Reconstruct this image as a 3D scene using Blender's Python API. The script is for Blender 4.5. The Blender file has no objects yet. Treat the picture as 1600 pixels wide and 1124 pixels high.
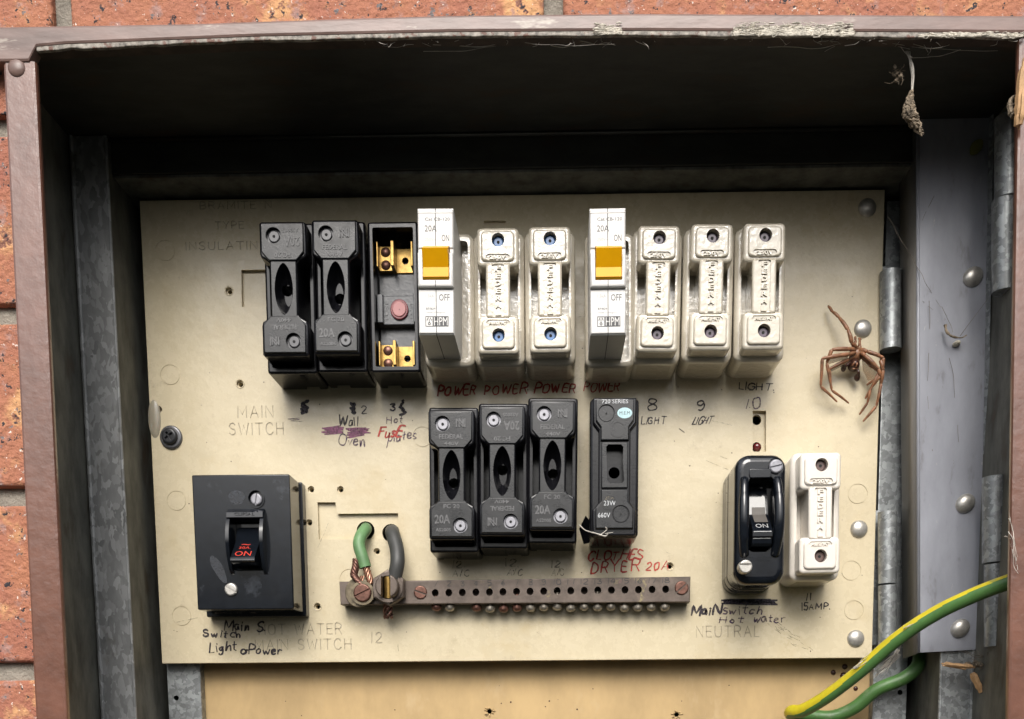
import bpy, bmesh, math, random
from mathutils import Vector, Matrix
random.seed(7)
SC = bpy.context.scene
COL = SC.collection
RAD = math.radians
ZOFF = 1.5                      # the middle of the board hangs 1.5 m above the ground

# ------------------------------------------------------------------ camera
def cam_rot(y, p, r):
    Rz = Matrix.Rotation(y, 3, 'Z'); Rx = Matrix.Rotation(p, 3, 'X')
    B = Matrix(((1, 0, 0), (0, 0, 1), (0, -1, 0)))
    return Rz @ Rx @ B @ Matrix.Rotation(r, 3, 'Z')
F_PX, CX, CY = 1550.0, 851.2158, 1269.4691
CAM_R = cam_rot(0.0141, -0.1088, 0.0076)
CAM_C = Vector((25.1683, -592.6613, -155.2605))
cd = bpy.data.cameras.new('camera'); cam = bpy.data.objects.new('camera', cd); COL.objects.link(cam)
cd.sensor_width = 36.0; cd.sensor_fit = 'HORIZONTAL'; cd.lens = F_PX / 1600 * 36
cd.shift_x = -(CX - 800) / 1600; cd.shift_y = (CY - 562) / 1600
cd.clip_start = 0.01; cd.clip_end = 200
M3 = CAM_R @ Matrix(((1, 0, 0), (0, -1, 0), (0, 0, -1)))
cam.matrix_world = Matrix.Translation(CAM_C * 0.001 + Vector((0, 0, ZOFF))) @ M3.to_4x4()
SC.camera = cam

# ------------------------------------------------------------------ light
w = bpy.data.worlds.new('World'); SC.world = w; w.use_nodes = True
nt = w.node_tree; nt.nodes.clear()
sky = nt.nodes.new('ShaderNodeTexSky'); sky.sky_type = 'NISHITA'; sky.sun_disc = False
SUN_EL, SUN_AZ = 40, -2         # degrees above the horizon, degrees to the left of straight ahead of the wall
sky.sun_elevation = RAD(SUN_EL); sky.sun_rotation = RAD(180 - SUN_AZ)
sky.air_density = 1.0; sky.dust_density = 4.0; sky.ozone_density = 1.0
hs = nt.nodes.new('ShaderNodeHueSaturation'); hs.inputs['Saturation'].default_value = 0.3
bg = nt.nodes.new('ShaderNodeBackground'); bg.inputs['Strength'].default_value = 0.145
wo = nt.nodes.new('ShaderNodeOutputWorld')
# sky darkened towards the horizon to dim reflections, standing in for unseen surroundings
gc = nt.nodes.new('ShaderNodeTexCoord'); sx_ = nt.nodes.new('ShaderNodeSeparateXYZ'); mr = nt.nodes.new('ShaderNodeMapRange'); mr.interpolation_type = 'SMOOTHSTEP'
mr.inputs['From Min'].default_value = 0.04; mr.inputs['From Max'].default_value = 0.36
mx = nt.nodes.new('ShaderNodeMix'); mx.data_type = 'RGBA'; mx.inputs[6].default_value = (0.22, 0.23, 0.21, 1)
nt.links.new(gc.outputs['Generated'], sx_.inputs[0]); nt.links.new(sx_.outputs[2], mr.inputs[0]); nt.links.new(mr.outputs[0], mx.inputs[0])
nt.links.new(sky.outputs[0], hs.inputs['Color']); nt.links.new(hs.outputs[0], mx.inputs[7]); nt.links.new(mx.outputs[2], bg.inputs[0]); nt.links.new(bg.outputs[0], wo.inputs[0])
sl = bpy.data.lights.new('sun', 'SUN'); sl.energy = 1.7; sl.angle = RAD(30); sl.color = (1.0, 0.95, 0.88)
so = bpy.data.objects.new('sun', sl); COL.objects.link(so)
sdir = Vector((math.sin(RAD(SUN_AZ)) * math.cos(RAD(SUN_EL)), -math.cos(RAD(SUN_AZ)) * math.cos(RAD(SUN_EL)), math.sin(RAD(SUN_EL))))
so.rotation_euler = sdir.to_track_quat('Z', 'Y').to_euler(); so.location = (0, -3, 5)
SC.view_settings.view_transform = 'Standard'; SC.view_settings.look = 'None'
SC.view_settings.exposure = 0.62; SC.view_settings.gamma = 1.0; SC.view_settings.use_curve_mapping = False
SC.cycles.max_bounces = 8; SC.cycles.use_denoising = True

# ------------------------------------------------------------------ measuring helper (photo pixel + distance in front of the board -> mm)
def P(px, py, d):
    v = CAM_R @ Vector(((px - CX) / F_PX, (py - CY) / F_PX, 1.0))
    t = (-d - CAM_C.y) / v.y
    X = CAM_C + v * t
    return (X.x, X.z)
def P3(px, py, d):
    x, z = P(px, py, d); return (x, d, z)

# ------------------------------------------------------------------ materials
def mat(name, col, rough=0.5, metal=0.0, var=0.12, vs=0.05, bump=0.0, bs=0.5, bd=0.3, coat=0.0, spots=(), rvar=0.0, spec=0.5,
        stretch=(1, 1, 1), col2=None, sub=0.0, spangle=0.0, dust=None, cwarp=0.0, coatr=0.08):
    m = bpy.data.materials.new(name); m.use_nodes = True
    t = m.node_tree; N = t.nodes; L = t.links
    b = N['Principled BSDF']
    tc = N.new('ShaderNodeTexCoord'); oi = N.new('ShaderNodeObjectInfo')
    mp = N.new('ShaderNodeMapping'); mp.inputs['Scale'].default_value = tuple(1000 * s for s in stretch)
    ad = N.new('ShaderNodeVectorMath'); ad.operation = 'ADD'
    ml = N.new('ShaderNodeMath'); ml.operation = 'MULTIPLY'; ml.inputs[1].default_value = 900
    L.new(oi.outputs['Random'], ml.inputs[0]); L.new(tc.outputs['Object'], mp.inputs[0])
    L.new(mp.outputs[0], ad.inputs[0]); L.new(ml.outputs[0], ad.inputs[1])
    vec = ad.outputs[0]
    def noise(scale, detail=5, rough_=0.6, dist=0.0):
        n = N.new('ShaderNodeTexNoise'); n.inputs['Scale'].default_value = scale; n.inputs['Detail'].default_value = detail
        n.inputs['Roughness'].default_value = rough_; n.inputs['Distortion'].default_value = dist
        L.new(vec, n.inputs['Vector']); return n.outputs[0]
    def ramp(src, a, c):
        r = N.new('ShaderNodeMapRange'); r.inputs['From Min'].default_value = a; r.inputs['From Max'].default_value = c
        L.new(src, r.inputs['Value']); return r.outputs[0]
    def mix(fac, a, c, mode='MIX'):
        x = N.new('ShaderNodeMix'); x.data_type = 'RGBA'; x.blend_type = mode
        for s, v in ((0, fac), (6, a), (7, c)):
            if isinstance(v, (int, float)): x.inputs[s].default_value = v
            elif isinstance(v, tuple): x.inputs[s].default_value = (*v[:3], 1)
            else: L.new(v, x.inputs[s])
        return x.outputs[2]
    c2 = col2 or tuple(max(0, k * (1 - var * 2.2)) for k in col)
    c = mix(ramp(noise(vs, 6, 0.65), 0.35, 0.68), col, c2)
    if spangle:
        vo = N.new('ShaderNodeTexVoronoi'); vo.inputs['Scale'].default_value = 0.36
        vw = N.new('ShaderNodeVectorMath'); vw.operation = 'ADD'
        nn = N.new('ShaderNodeTexNoise'); nn.inputs['Scale'].default_value = 0.25; L.new(vec, nn.inputs['Vector'])
        sc = N.new('ShaderNodeVectorMath'); sc.operation = 'SCALE'; sc.inputs['Scale'].default_value = 7
        L.new(nn.outputs[1], sc.inputs[0]); L.new(vec, vw.inputs[0]); L.new(sc.outputs[0], vw.inputs[1]); L.new(vw.outputs[0], vo.inputs['Vector'])
        sep = N.new('ShaderNodeSeparateColor'); L.new(vo.outputs['Color'], sep.inputs[0])
        c = mix(ramp(sep.outputs[0], 0.2, 0.9), c, tuple(min(1, k * (1 + spangle)) for k in col))
        c = mix(ramp(sep.outputs[1], 0.6, 0.95), c, tuple(k * 0.78 for k in col))
    for (scol, sscale, th, soft) in spots:
        c = mix(ramp(noise(sscale, 4, 0.7), th, th + soft), c, scol)
    if dust:
        c = mix(ramp(noise(0.12, 8, 0.75, 1.0), dust[1], dust[1] + 0.2), c, dust[0])
    L.new(c, b.inputs['Base Color'])
    b.inputs['Roughness'].default_value = rough; b.inputs['Metallic'].default_value = metal
    b.inputs['Specular IOR Level'].default_value = spec
    b.inputs['Coat Weight'].default_value = coat; b.inputs['Coat Roughness'].default_value = coatr
    if sub: b.inputs['Subsurface Weight'].default_value = sub; b.inputs['Subsurface Radius'].default_value = (0.002, 0.001, 0.0006); b.inputs['Subsurface Scale'].default_value = 1
    if rvar:
        r = N.new('ShaderNodeMapRange'); r.inputs['From Min'].default_value = 0.3; r.inputs['From Max'].default_value = 0.7
        r.inputs['To Min'].default_value = max(0.03, rough - rvar); r.inputs['To Max'].default_value = min(1, rough + rvar)
        L.new(noise(0.15, 6, 0.7), r.inputs['Value']); L.new(r.outputs[0], b.inputs['Roughness'])
    if bump:
        bp = N.new('ShaderNodeBump'); bp.inputs['Strength'].default_value = bump; bp.inputs['Distance'].default_value = bd * 0.001
        L.new(noise(bs, 4, 0.55), bp.inputs['Height']); L.new(bp.outputs[0], b.inputs['Normal'])
        if coat: L.new(bp.outputs[0], b.inputs['Coat Normal'])
    return m
def ink(name, col, fade):
    """marker ink that has worn through in places"""
    m = mat(name, col, 0.55, var=0.3, vs=0.4)
    t = m.node_tree; N = t.nodes; L = t.links; b = N['Principled BSDF']
    tc = N.new('ShaderNodeTexCoord'); n = N.new('ShaderNodeTexNoise'); n.inputs['Scale'].default_value = 900; n.inputs['Detail'].default_value = 4
    r = N.new('ShaderNodeMapRange'); r.inputs['From Min'].default_value = 0.35; r.inputs['From Max'].default_value = 0.6
    r.inputs['To Min'].default_value = 1.0; r.inputs['To Max'].default_value = 1 - fade
    L.new(tc.outputs['Object'], n.inputs['Vector']); L.new(n.outputs[0], r.inputs['Value']); L.new(r.outputs[0], b.inputs['Alpha'])
    return m

M = {}
M['board'] = mat('cream_bakelite_board', (0.60, 0.52, 0.36), 0.27, var=0.06, vs=0.012, bump=0.45, bs=0.09, bd=0.6, rvar=0.12, spec=0.5,
                 spots=[((0.52, 0.43, 0.27), 0.03, 0.56, 0.2), ((0.44, 0.37, 0.25), 0.09, 0.64, 0.15), ((0.34, 0.28, 0.19), 0.25, 0.685, 0.08), ((0.16, 0.13, 0.09), 0.9, 0.72, 0.03)])
M['groove'] = mat('dirty_groove', (0.40, 0.35, 0.26), 0.6)
M['black'] = mat('black_bakelite', (0.007, 0.007, 0.009), 0.18, var=0.1, vs=0.1, bump=0.15, bs=0.5, bd=0.15, rvar=0.06, spec=0.45,
                 spots=[((0.03, 0.029, 0.028), 0.6, 0.66, 0.1)])
M['blackface'] = mat('worn_black_bakelite_face', (0.011, 0.012, 0.014), 0.32, var=0.2, vs=0.2, bump=0.3, bs=1.2, bd=0.15, rvar=0.12, spec=0.5,
                     dust=((0.04, 0.039, 0.038), 0.60))
M['raisedlit'] = mat('highlight_tinted_lettering', (0.13, 0.13, 0.135), 0.45, var=0.3, vs=0.5)  # lighter than the carrier: the light caught by raised letters is painted in
M['blackgloss'] = mat('glossy_black_bakelite', (0.007, 0.009, 0.013), 0.10, var=0.2, vs=0.1, bump=0.06, bs=0.3, bd=0.2, rvar=0.05, spec=0.6,
                      spots=[((0.04, 0.045, 0.055), 0.05, 0.60, 0.15), ((0.12, 0.12, 0.11), 1.1, 0.76, 0.03)])
M['porc'] = mat('glazed_cream_porcelain', (0.55, 0.50, 0.405), 0.12, var=0.05, vs=0.08, bump=0.35, bs=0.3, bd=0.8, coat=1.0, coatr=0.04, rvar=0.05,
                spots=[((0.33, 0.29, 0.22), 0.3, 0.68, 0.12), ((0.10, 0.08, 0.06), 0.9, 0.8, 0.02)])
M['porcwhite'] = mat('glazed_white_porcelain', (0.74, 0.69, 0.62), 0.2, var=0.04, vs=0.08, bump=0.35, bs=0.5, bd=0.35, coat=0.4,
                     spots=[((0.45, 0.38, 0.32), 0.4, 0.72, 0.1)])
M['white'] = mat('white_plastic', (0.64, 0.63, 0.61), 0.4, var=0.04, vs=0.1, bump=0.1, bs=1.0, bd=0.05, dust=((0.5, 0.48, 0.43), 0.62))
M['seam'] = mat('dark_seam', (0.05, 0.05, 0.05), 0.7)
M['print'] = mat('black_print', (0.045, 0.045, 0.05), 0.5)
M['printfaint'] = mat('faded_print', (0.42, 0.42, 0.42), 0.5)
M['printwhite'] = mat('white_print', (0.62, 0.64, 0.66), 0.5, var=0.2, vs=1.0)
M['yellow'] = mat('yellow_plastic', (0.74, 0.36, 0.0), 0.42, spec=0.25, var=0.05)
M['blue'] = mat('blue_wax', (0.07, 0.19, 0.45), 0.3)
M['plum'] = mat('plum_wax', (0.085, 0.06, 0.09), 0.3)
M['brown'] = mat('brown_wax', (0.13, 0.08, 0.07), 0.35)
M['pin'] = mat('dark_hole', (0.008, 0.008, 0.008), 0.8)
M['screwgrey'] = mat('dull_grey_screw', (0.30, 0.30, 0.33), 0.42, metal=0.35, var=0.1, vs=0.5)
M['screwdark'] = mat('dark_screw_seat', (0.10, 0.10, 0.105), 0.35, metal=0.3)
M['brass'] = mat('brass', (0.42, 0.27, 0.085), 0.34, metal=0.85, var=0.2, vs=0.3, bump=0.1, bs=1)
M['nickel'] = mat('nickel_plated_steel', (0.56, 0.54, 0.50), 0.36, metal=0.65, var=0.15, vs=0.4, bump=0.15, bs=0.8)
M['dullscrew'] = mat('dull_plated_screw', (0.40, 0.36, 0.30), 0.36, metal=0.65, var=0.3, vs=0.4)
M['copper'] = mat('tarnished_copper', (0.20, 0.10, 0.075), 0.38, metal=0.7, var=0.25, vs=0.4)
M['brightcopper'] = mat('bare_copper_strand', (0.45, 0.24, 0.16), 0.4, metal=0.8, var=0.2, vs=0.4)
M['barmetal'] = mat('oxidised_brass_bar', (0.15, 0.118, 0.098), 0.42, metal=0.45, var=0.2, vs=0.15, bump=0.2, bs=0.6,
                    spots=[((0.32, 0.27, 0.13), 0.09, 0.64, 0.1), ((0.24, 0.12, 0.12), 0.1, 0.66, 0.08), ((0.05, 0.04, 0.04), 0.7, 0.75, 0.04)])
M['pink'] = mat('pink_wax', (0.50, 0.20, 0.20), 0.4, var=0.1)
M['pinkrim'] = mat('dark_pink_rim', (0.25, 0.07, 0.08), 0.4)
M['redprint'] = mat('red_print', (0.62, 0.05, 0.03), 0.45)
M['galv'] = mat('galvanised_steel', (0.27, 0.285, 0.29), 0.42, metal=0.55, var=0.12, vs=0.12, spangle=0.45, bump=0.1, bs=0.4, rvar=0.1)
M['galvdull'] = mat('dull_galvanised_steel', (0.23, 0.235, 0.235), 0.5, metal=0.2, var=0.25, vs=0.05, spangle=0.35, bump=0.12, bs=0.3,
                    spots=[((0.10, 0.085, 0.06), 0.04, 0.60, 0.15)], stretch=(1, 1, 0.5))
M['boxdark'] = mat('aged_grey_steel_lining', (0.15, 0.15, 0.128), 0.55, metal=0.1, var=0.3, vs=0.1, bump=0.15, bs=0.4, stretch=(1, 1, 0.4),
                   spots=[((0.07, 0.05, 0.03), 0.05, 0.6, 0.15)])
M['ceiling'] = mat('shade_darkened_steel', (0.03, 0.03, 0.024), 0.65, var=0.3, vs=0.1, bump=0.15, bs=0.4, stretch=(.4, 1, 1), spots=[((0.035, 0.022, 0.012), 0.05, 0.55, 0.15)])  # lining steel painted darker to put the shade under the box top into its colour
M['greyplate'] = mat('grey_painted_steel', (0.30, 0.31, 0.35), 0.42, var=0.12, vs=0.05, bump=0.08, bs=0.2, rvar=0.06, stretch=(1, 1, 0.35),
                     spots=[((0.16, 0.155, 0.17), 0.10, 0.60, 0.15), ((0.36, 0.355, 0.37), 0.3, 0.66, 0.06), ((0.12, 0.09, 0.06), 0.6, 0.70, 0.04)])
M['frame'] = mat('brown_gloss_paint', (0.17, 0.075, 0.05), 0.28, var=0.15, vs=0.06, bump=0.6, bs=0.22, bd=0.35, coat=0.7, coatr=0.22,
                 spots=[((0.08, 0.045, 0.035), 0.4, 0.76, 0.05), ((0.45, 0.38, 0.33), 0.75, 0.80, 0.03)], spec=0.7)
M['framedirty'] = mat('dirty_brown_paint', (0.20, 0.125, 0.105), 0.42, var=0.2, vs=0.08, bump=0.6, bs=0.25, bd=0.4, spec=0.6,
                      spots=[((0.42, 0.37, 0.31), 0.12, 0.62, 0.12), ((0.06, 0.045, 0.04), 0.5, 0.75, 0.05)], stretch=(0.3, 1, 1))
M['peel'] = mat('peeling_paint_edge', (0.38, 0.34, 0.29), 0.6, var=0.4, vs=0.3, bump=0.8, bs=0.5, bd=0.5, spots=[((0.14, 0.07, 0.05), 0.2, 0.56, 0.05)])
M['mortar'] = mat('grey_mortar', (0.30, 0.27, 0.225), 0.95, var=0.2, vs=0.1, bump=1.0, bs=0.6, bd=1.2)
M['tan'] = mat('tan_hardboard', (0.50, 0.35, 0.17), 0.75, var=0.12, vs=0.03, bump=0.2, bs=0.8, bd=0.2,
               spots=[((0.50, 0.37, 0.21), 0.05, 0.58, 0.2), ((0.10, 0.06, 0.03), 0.55, 0.79, 0.02)], stretch=(1, 1, 0.5))
M['green'] = mat('green_insulation', (0.085, 0.20, 0.055), 0.42, var=0.12, vs=0.1, bump=0.12, bs=0.3, spots=[((0.13, 0.21, 0.09), 0.1, 0.58, 0.12), ((0.05, 0.08, 0.03), 0.5, 0.68, 0.05)])
M['palegreen'] = mat('faded_green_insulation', (0.13, 0.26, 0.11), 0.5, var=0.15, vs=0.1)
M['yellowwire'] = mat('yellow_insulation', (0.60, 0.50, 0.02), 0.42, var=0.1, vs=0.1, spots=[((0.35, 0.33, 0.06), 0.12, 0.58, 0.1), ((0.15, 0.13, 0.07), 0.5, 0.68, 0.04)])
M['greywire'] = mat('grey_insulation', (0.055, 0.056, 0.054), 0.5, var=0.15, vs=0.1, spots=[((0.10, 0.09, 0.07), 0.1, 0.62, 0.1)])
M['spider'] = mat('translucent_brown_chitin', (0.33, 0.155, 0.08), 0.42, var=0.3, vs=0.3, sub=0.3)
M['spiderdark'] = mat('dark_brown_chitin', (0.06, 0.022, 0.015), 0.3, var=0.3, vs=0.5)
M['web'] = mat('dusty_cobweb', (0.58, 0.54, 0.48), 0.9, var=0.2, vs=0.2)
M['crust'] = mat('chalky_white_crust', (0.66, 0.61, 0.52), 0.9, var=0.25, vs=0.4)
M['webdark'] = mat('dirty_cobweb', (0.20, 0.165, 0.13), 0.9, var=0.3, vs=0.2)
M['debris'] = mat('dry_debris', (0.30, 0.235, 0.165), 0.9, var=0.4, vs=0.3, bump=0.8, bs=0.8, bd=0.6)
M['wood'] = mat('pale_split_wood', (0.55, 0.33, 0.16), 0.7, var=0.2, vs=0.3, bump=0.4, bs=1.0, bd=0.3, stretch=(1, 1, 0.3))
M['leaf'] = mat('yellow_green_leaf', (0.20, 0.21, 0.05), 0.6)
M['silicone'] = mat('cloudy_grey_silicone', (0.33, 0.295, 0.225), 0.35, var=0.1, vs=0.1, sub=0.3)
M['rubber'] = mat('black_screw_paint', (0.035, 0.036, 0.04), 0.35, metal=0.3)
M['washer'] = mat('grey_washer', (0.17, 0.17, 0.18), 0.32, metal=0.6)
M['wax'] = mat('red_wax', (0.12, 0.01, 0.012), 0.25, coat=0.6)
M['label'] = mat('pale_blue_oval_label', (0.42, 0.62, 0.66), 0.4, var=0.1, vs=0.6)
M['inkblack'] = ink('black_marker_ink', (0.022, 0.012, 0.026), 0.25)
M['inkpurple'] = ink('purple_marker_ink', (0.085, 0.035, 0.10), 0.5)
M['inkred'] = ink('red_marker_ink', (0.62, 0.045, 0.03), 0.35)
M['inkdarkred'] = ink('dark_red_marker_ink', (0.46, 0.035, 0.018), 0.25)
M['inkfaint'] = ink('faint_pencil', (0.17, 0.15, 0.11), 0.8)
M['inksmudge'] = ink('smudged_purple_ink', (0.30, 0.09, 0.19), 0.35)
M['scuff'] = ink('grey_scuff', (0.33, 0.285, 0.2), 0.9)
M['powder'] = ink('grey_powder', (0.022, 0.027, 0.038), 0.15)
def brick_material():
    m = mat('speckled_orange_brick', (0.38, 0.155, 0.085), 0.85, var=0.18, vs=0.025, bump=1.0, bs=0.35, bd=1.6, col2=(0.30, 0.11, 0.075),
            spots=[((0.56, 0.30, 0.14), 0.03, 0.53, 0.1), ((0.33, 0.19, 0.16), 0.09, 0.56, 0.1), ((0.20, 0.085, 0.06), 0.06, 0.63, 0.04), ((0.16, 0.14, 0.14), 0.16, 0.635, 0.03),
                   ((0.03, 0.025, 0.03), 0.24, 0.615, 0.02), ((0.70, 0.62, 0.56), 0.42, 0.655, 0.02)])
    return m
M['brick'] = brick_material()

# ------------------------------------------------------------------ mesh builder (mm: x right, d towards the viewer, z up)
def crom(pts, n=6):
    if len(pts) < 3: return [Vector(p) for p in pts]
    V = [Vector(p) for p in pts]; out = []
    for i in range(len(V) - 1):
        p0 = V[max(i - 1, 0)]; p1 = V[i]; p2 = V[i + 1]; p3 = V[min(i + 2, len(V) - 1)]
        for k in range(n):
            t = k / n
            out.append(0.5 * ((2 * p1) + (p2 - p0) * t + (2 * p0 - 5 * p1 + 4 * p2 - p3) * t * t + (3 * p1 - p0 - 3 * p2 + p3) * t ** 3))
    out.append(V[-1]); return out
def rrect(cx, cz, w, h, r, n=4):
    if r <= 0: return [(cx - w / 2, cz - h / 2), (cx + w / 2, cz - h / 2), (cx + w / 2, cz + h / 2), (cx - w / 2, cz + h / 2)]
    o = []
    for sx, sz, a0 in ((1, -1, -90), (1, 1, 0), (-1, 1, 90), (-1, -1, 180)):
        for k in range(n + 1):
            a = RAD(a0 + 90 * k / n)
            o.append((cx + sx * (w / 2 - r) + r * math.cos(a), cz + sz * (h / 2 - r) + r * math.sin(a)))
    return o
def ell(cx, cz, rx, rz, n=24): return [(cx + rx * math.cos(2 * math.pi * k / n), cz + rz * math.sin(2 * math.pi * k / n)) for k in range(n)]
def inset(o, t):
    n = len(o); out = []
    for i in range(n):
        a = Vector(o[i - 1]); b = Vector(o[i]); c = Vector(o[(i + 1) % n])
        e1 = (b - a).normalized(); e2 = (c - b).normalized()
        n1 = Vector((-e1.y, e1.x)); n2 = Vector((-e2.y, e2.x)); m = n1 + n2
        if m.length < 1e-6: m = n1
        m.normalize(); k = t / max(0.4, m.dot(n1)); out.append((b.x + m.x * k, b.y + m.y * k))
    return out
def ccw(o):
    return o if sum(o[i - 1][0] * o[i][1] - o[i][0] * o[i - 1][1] for i in range(len(o))) > 0 else o[::-1]
TXT = {}
def textmesh(s):
    bold = s.startswith('*')
    if s not in TXT:
        cu = bpy.data.curves.new('t', 'FONT'); cu.body = s.lstrip('*'); cu.offset = .025 if bold else 0; cu.size = 1; cu.extrude = 0.5; cu.resolution_u = 2; cu.align_x = 'LEFT'
        ob = bpy.data.objects.new('t', cu); COL.objects.link(ob)
        bpy.context.view_layer.update()
        e = ob.evaluated_get(bpy.context.evaluated_depsgraph_get()); me = e.to_mesh()
        vs = [v.co.copy() for v in me.vertices]; fs = [tuple(p.vertices) for p in me.polygons]
        e.to_mesh_clear(); bpy.data.objects.remove(ob); bpy.data.curves.remove(cu)
        x0 = min(v.x for v in vs); x1 = max(v.x for v in vs); y0 = min(v.y for v in vs); y1 = max(v.y for v in vs)
        TXT[s] = ([((v.x - x0) / (x1 - x0) - 0.5, (v.y - y0) / (y1 - y0) - 0.5, v.z) for v in vs], fs)
    return TXT[s]
class MB:
    def __init__(s): s.v = []; s.f = []; s.m = []
    def add(s, vs, fs, m=0):
        b = len(s.v); s.v += [tuple(v) for v in vs]
        for i, f in enumerate(fs): s.f.append(tuple(b + k for k in f)); s.m.append(m[i] if isinstance(m, list) else m)
        return s
    def slab(s, o, d0, d1, b=0.0, m=0, bb=0.0, hole=None, seg=3):
        """outline o from depth d0 (back) to d1 (front), front edge rounded by b, back edge by bb"""
        o = ccw(o); rings = []
        if bb: rings.append((inset(o, bb), d0)); rings.append((o, d0 + bb))
        else: rings.append((o, d0))
        if b:
            for k in range(seg + 1):
                a = math.pi / 2 * k / seg; rings.append((inset(o, b * (1 - math.cos(a))), d1 - b + b * math.sin(a)))
        else: rings.append((o, d1))
        n = len(o); vs = []; fs = []
        for ring, d in rings: vs += [(x, d, z) for x, z in ring]
        for r in range(len(rings) - 1):
            for i in range(n): j = (i + 1) % n; fs.append((r * n + i, r * n + j, (r + 1) * n + j, (r + 1) * n + i))
        fs.append(tuple(range(n))[::-1]); fs.append(tuple((len(rings) - 1) * n + i for i in range(n)))
        return s.add(vs, fs, m)
    def box(s, x0, x1, d0, d1, z0, z1, b=0.0, m=0): return s.slab([(x0, z0), (x1, z0), (x1, z1), (x0, z1)], d0, d1, b, m)
    def ring(s, oo, oi, d0, d1, m=0):
        """wall between two outlines with the same vertex count"""
        n = len(oo); vs = [(x, d, z) for o in (oo, oi) for d in (d0, d1) for x, z in o]; fs = []
        for i in range(n):
            j = (i + 1) % n
            fs += [(i, j, n + j, n + i), (2 * n + j, 2 * n + i, 3 * n + i, 3 * n + j), (n + i, n + j, 3 * n + j, 3 * n + i), (j, i, 2 * n + i, 2 * n + j)]
        return s.add(vs, fs, m)
    def prof(s, pts, x0, x1, m=0):
        """profile of (d, z) points carried from x0 to x1"""
        n = len(pts); vs = [(x0, d, z) for d, z in pts] + [(x1, d, z) for d, z in pts]
        return s.add(vs, [tuple(range(n)), tuple(range(2 * n - 1, n - 1, -1))] + [(i, n + i, n + (i + 1) % n, (i + 1) % n) for i in range(n)], m)
    def hexa(s, q0, q1, m=0):
        """solid between two quads of (x,d,z)"""
        return s.add(list(q0) + list(q1), [(0, 1, 2, 3), (7, 6, 5, 4)] + [(i, 4 + i, 4 + (i + 1) % 4, (i + 1) % 4) for i in range(4)], m)
    def dome(s, x, z, d, r, h, m=0, n=20, rings=5, axis='d'):
        vs = []; fs = []
        for k in range(rings):
            a = math.pi / 2 * k / rings; rr = r * math.cos(a); hh = h * math.sin(a)
            for i in range(n):
                t = 2 * math.pi * i / n
                vs.append((x + rr * math.cos(t), d + hh, z + rr * math.sin(t)) if axis == 'd' else (x + rr * math.cos(t), d + rr * math.sin(t), z - hh))
        vs.append((x, d + h, z) if axis == 'd' else (x, d, z - h))
        for k in range(rings - 1):
            for i in range(n): j = (i + 1) % n; fs.append((k * n + i, k * n + j, (k + 1) * n + j, (k + 1) * n + i))
        for i in range(n): fs.append(((rings - 1) * n + i, (rings - 1) * n + (i + 1) % n, rings * n))
        fs.append(tuple(range(n))[::-1])
        return s.add(vs, fs, m)
    def tube(s, pts, r, n=8, m=0, sm=6, up=None, wob=0.0, am=None):
        Pp = crom(pts, sm) if sm > 1 else [Vector(p) for p in pts]; L = len(Pp); vs = []; fs = []; ms = []
        U = Vector(up or (0.13, 0.7, 0.7)); prev = None
        for i, p in enumerate(Pp):
            t = (Pp[min(i + 1, L - 1)] - Pp[max(i - 1, 0)]).normalized()
            a = U - t * U.dot(t) if prev is None else prev - t * prev.dot(t)
            if a.length < 1e-4: a = t.orthogonal()
            a.normalize(); prev = a; b = t.cross(a)
            u = i / max(1, L - 1)
            rr = r if isinstance(r, (int, float)) else r[0] + (r[1] - r[0]) * u if len(r) == 2 else r[min(len(r) - 1, int(u * (len(r) - 1) + 0.5))]
            if wob: rr *= 1 + random.uniform(-wob, wob)
            for k in range(n):
                q = 2 * math.pi * k / n; vs.append(p + a * rr * math.cos(q) + b * rr * math.sin(q))
        for i in range(L - 1):
            for k in range(n):
                j = (k + 1) % n; fs.append((i * n + k, i * n + j, (i + 1) * n + j, (i + 1) * n + k)); ms.append(am(i / L, (k + .5) / n) if am else m)
        fs.append(tuple(range(n))[::-1]); fs.append(tuple((L - 1) * n + k for k in range(n))); ms += [m, m]
        return s.add(vs, fs, ms)
    def ribbon(s, pts, wd, d, m=0, wob=0.12, th=None):
        """flat pen stroke through (x, z) points; th = thickness for a solid stroke"""
        L = len(pts); l = []; r = []
        for i in range(L):
            t = Vector(pts[min(i + 1, L - 1)]) - Vector(pts[max(i - 1, 0)])
            if t.length < 1e-9: t = Vector((1, 0))
            t.normalize(); nn = Vector((-t.y, t.x)); p = Vector(pts[i])
            if i == 0: p = p - t * wd * 0.3
            if i == L - 1: p = p + t * wd * 0.3
            k = wd / 2 * (1 + random.uniform(-wob, wob)) * (0.75 if i in (0, L - 1) else 1)
            l.append(p + nn * k); r.append(p - nn * k)
        if th is None:
            return s.add([(p.x, d, p.y) for p in l] + [(p.x, d, p.y) for p in r], [(i, i + 1, L + i + 1, L + i) for i in range(L - 1)], m)
        o = [tuple(p) for p in l] + [tuple(p) for p in r[::-1]]
        return s.slab(o, d - th, d, 0, m)
    def text(s, t, cx, cz, d, w_, h, th=0.3, m=0, rot=0):
        vs, fs = textmesh(t); c, q = math.cos(RAD(rot)), math.sin(RAD(rot))
        return s.add([(cx + c * x * w_ - q * z * h, d + (y + 0.5) * th, cz + q * x * w_ + c * z * h) for x, z, y in vs], fs, m)
    def xf(s, fn): s.v = [fn(*v) for v in s.v]; return s
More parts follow.
